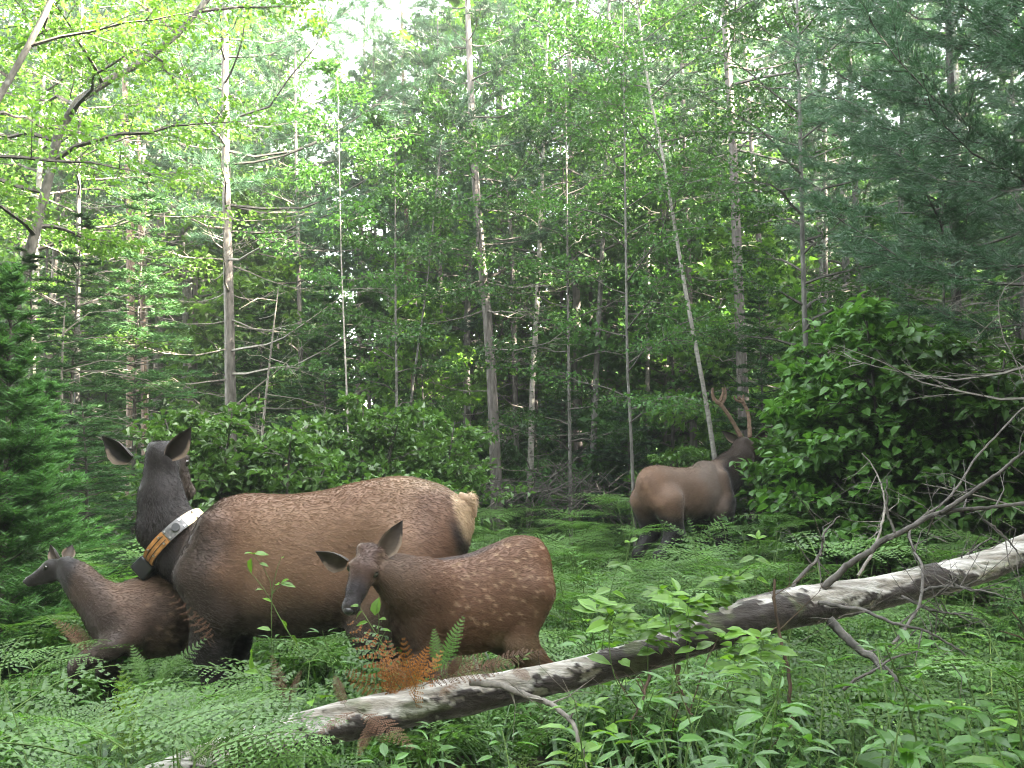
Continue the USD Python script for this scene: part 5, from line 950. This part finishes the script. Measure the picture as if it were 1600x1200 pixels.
sprig('leafy_sprig', 'green leaves right under the spotted calf muzzle', [[(600, 1010), (575, 970), (560, 945)], [(590, 990), (592, 965), (588, 945)]], [(560, 948, -18, -6, 20, .5), (566, 955, -14, 12, 20, .5), (586, 962, 2, -24, 28, .7), (592, 968, 16, -4, 18, .5), (575, 972, -18, 4, 20, .5), (598, 985, 18, -2, 20, .5)], 3.72, 'herb_bright')
sprig('tall_herb', 'upright sprig topped with lime leaves behind the log near the bull elk', [[(1190, 1000), (1182, 930), (1178, 880), (1184, 840)]], [(1184, 842, -14, -8, 18), (1184, 842, 16, -10, 20), (1184, 842, 2, -14, 16), (1180, 870, -26, 6, 28), (1180, 874, 24, 4, 26), (1180, 900, -28, 2, 30), (1182, 905, 28, 4, 30), (1183, 935, -26, 8, 28), (1184, 940, 26, 6, 28)], 4.0, 'herb_bright')
sprig('tall_herb', 'leafy sprig rising right of the spotted calf hind leg', [[(935, 1080), (945, 980), (960, 900), (985, 845)]], [(985, 847, -16, -6, 20), (985, 847, 14, -10, 18), (970, 880, -26, 2, 28), (968, 884, 24, 6, 28), (955, 920, -30, 6, 32), (956, 925, 28, 8, 30), (946, 965, -28, 8, 30), (948, 972, 30, 8, 30), (942, 1010, -26, 8, 28), (942, 1020, 28, 6, 28)], 3.9, 'herb_bright')
rng = R(700)
for k in range(9):
    x, y, d = 960 + 27 * k + rng.normal() * 10, 925 + 12 * abs(k - 4) * .6 + rng.normal() * 14, (3.74 if k % 3 == 0 else 3.55) + .03 * rng.normal(); y += 0 if k % 3 == 0 else 30; lv_ = []
    for _ in range(17): a = rng.uniform(-3.5, .4); lv_.append((x + rng.normal() * 15, y - 12 + abs(rng.normal()) * 36, math.cos(a) * 30, math.sin(a) * 11 + 4, rng.uniform(22, 46), rng.uniform(.38, .56)))
    sprig('log_herb', f'lime green broad leaved herb over the log, number {k + 1} from left'.replace(f', number {k + 1} from left', [' nearest the spotted calf', ', second from the calf end', ', lower one beside the second', ' where the log is darkest', ' in the middle of the lime green clump', ' right of the clump middle', ' left of the tall topped sprig', ' beside the tall topped sprig', ' where grey bark emerges'][k]), [[(x + rng.normal() * 8, y + 120), (x + rng.normal() * 6, y + 50), (x, y)]], lv_, d, 'herb_bright')
def lone_fern(name, label, fr, d, mat, wd=.22, cat='fern', **k):
    """fronds between picture points: (base x, y, tip x, y, roll, depth change)"""
    t = thing(name, label, cat); rng = R(int(fr[0][0] * 7 + fr[0][1]))
    for bx, by, tx, ty, ro, dd in fr:
        a, b = P(bx, by, d), P(tx, ty, d + dd); L_ = np.linalg.norm(b - a); bl, st = frond(L_ * 1.05, wd * .55 * L_, rng, rise=.28, arch=.38, stalk=.1, **{'pairs': 14, 'pinn': 6, **k}); X_ = nrm(b - a); S_ = nrm(np.cross(UP + np.array([0, -.8, 0]) + rng.normal(size=3) * .1, X_)); N_ = np.cross(X_, S_); c, s = math.cos(ro), math.sin(ro); S2, N2 = S_ * c + N_ * s, N_ * c - S_ * s; M = np.stack([X_, S2, N2])
        p = part(t, 'frond', (bl[0] @ M + a, bl[1]), mat); part(p, 'midrib', (st[0] @ M + a, st[1]), 'stem_brown' if 'orange' in mat or 'brown' in mat else 'stem_green')
    return t
rng = R(711); fr_ = [(650, 1120, 556, 972, .1, .1), (655, 1110, 690, 1020, -.3, .1), (650, 1118, 660, 1040, 0, -.1)]
for _ in range(13): a = rng.uniform(-2.75, -.85); bx, by, l = 630 + rng.normal() * 22, 1085 + rng.normal() * 22, rng.uniform(50, 95); fr_.append((bx, by, bx + math.cos(a) * l, by + math.sin(a) * l, rng.normal() * .5, rng.normal() * .08))
lone_fern('dead_fern', 'orange dying fern in front of the spotted calf', fr_, 3.5, 'fern_orange', .34, pairs=10, pinn=5)
lone_fern('dead_fern', 'brown withered fern lying along the top of the log', [(660, 1072, 760, 1030, .4, .05), (690, 1062, 800, 1040, .2, 0), (740, 1050, 850, 1022, -.2, .05), (700, 1058, 720, 1022, .5, 0), (720, 1066, 690, 1090, .2, -.15), (800, 1045, 830, 1062, .3, -.1)], 3.46, 'fern_brown', .3)
lone_fern('dead_fern', 'brown withered fern hanging over the left end of the log', [(560, 1110, 500, 1150, .3, -.1), (575, 1115, 600, 1160, .2, -.1), (540, 1105, 520, 1060, .1, .05), (560, 1112, 640, 1175, -.2, -.15), (590, 1120, 560, 1180, .3, -.1)], 3.35, 'fern_brown', .3)
lone_fern('dead_fern', 'brown dead fern stems below the heart shaped leaf', [(450, 1105, 420, 1030, .1, .1), (452, 1100, 470, 1050, -.2, .05), (450, 1110, 435, 1060, .2, 0)], 3.55, 'fern_brown', .22)
lone_fern('dead_fern', 'rusty dead fern beside the outstretched leg of the left calf', [(140, 1020, 88, 968, .1, .05), (140, 1024, 100, 990, .3, 0), (145, 1020, 120, 975, -.2, .05)], 4.6, 'fern_brown', .26)
lone_fern('dead_fern', 'pale brown dry fern under the tracking collar', [(330, 1010, 265, 925, .2, .05), (335, 1005, 300, 945, -.1, .05)], 4.75, 'fern_brown', .2, pairs=9)
lone_fern('fern', 'blue green fern frond reaching up in front of the spotted calf belly', [(690, 1055, 722, 966, .1, .05), (688, 1058, 680, 985, -.3, .05)], 3.75, 'fern_green', .28)
lone_fern('fern', 'lit fern frond pair before the left calf hind leg', [(228, 1085, 212, 1010, .1, .05), (240, 1090, 260, 1035, .2, .05), (235, 1090, 290, 1020, -.2, .05), (240, 1085, 320, 1000, .2, .1)], 4.3, 'fern_green', .28)
lone_fern('fern', 'yellow green fern standing upright at lower left', [(215, 1180, 190, 1050, .1, .0), (210, 1175, 150, 1110, .2, 0), (215, 1185, 130, 1140, .1, -.1), (220, 1180, 250, 1110, -.2, .05), (225, 1185, 270, 1150, .2, -.1)], 3.1, 'fern_yellow', .34)
lone_fern('fern', 'large arching fern at the bottom left of the log end', [(330, 1190, 470, 1090, .2, .05), (330, 1185, 420, 1060, .1, .1), (325, 1190, 300, 1070, -.2, .05), (330, 1195, 500, 1130, .3, 0), (320, 1195, 220, 1120, .2, 0), (330, 1200, 530, 1180, .3, -.1), (400, 1200, 430, 1110, .2, 0), (390, 1200, 360, 1090, -.2, 0), (420, 1205, 520, 1150, .1, 0), (300, 1200, 380, 1120, .4, 0)], 3.0, 'fern_green', .36)
lone_fern('fern', 'pale sunlit fern sprays below the bull elk belly', [(1085, 850, 1030, 812, .2, .2), (1090, 850, 1075, 806, .1, .1), (1090, 855, 1130, 800, .2, .1), (1090, 852, 1050, 822, -.3, .1)], 8.2, 'fern_green', .2, pairs=9)
# pine seedling at the right edge
T = thing('pine_seedling', 'small pine seedling with long needles at the right edge before the log', 'pine seedling'); rng = R(720); b0 = P(1612, 1010, 3.5); tips = [(1596, 918), (1575, 948), (1625, 900), (1590, 975), (1560, 985)]; part(T, 'stem', join([tube(spline([b0 - (0, 0, .3), b0, P(x, y, 3.5)], 8), np.linspace(.006, .003, 8), 6) for x, y in tips]), 'stem_brown')
for x, y in tips: m = 70; c = P(x, y, 3.5) + rng.normal(size=(m, 3)) * .012; d_ = nrm(rng.normal(size=(m, 3)) + (0, 0, .35)); tag(part(T, 'needle_tuft', needles(c, d_, .085 * rng.uniform(.7, 1.1, m), .0018), 'needle_fir'))
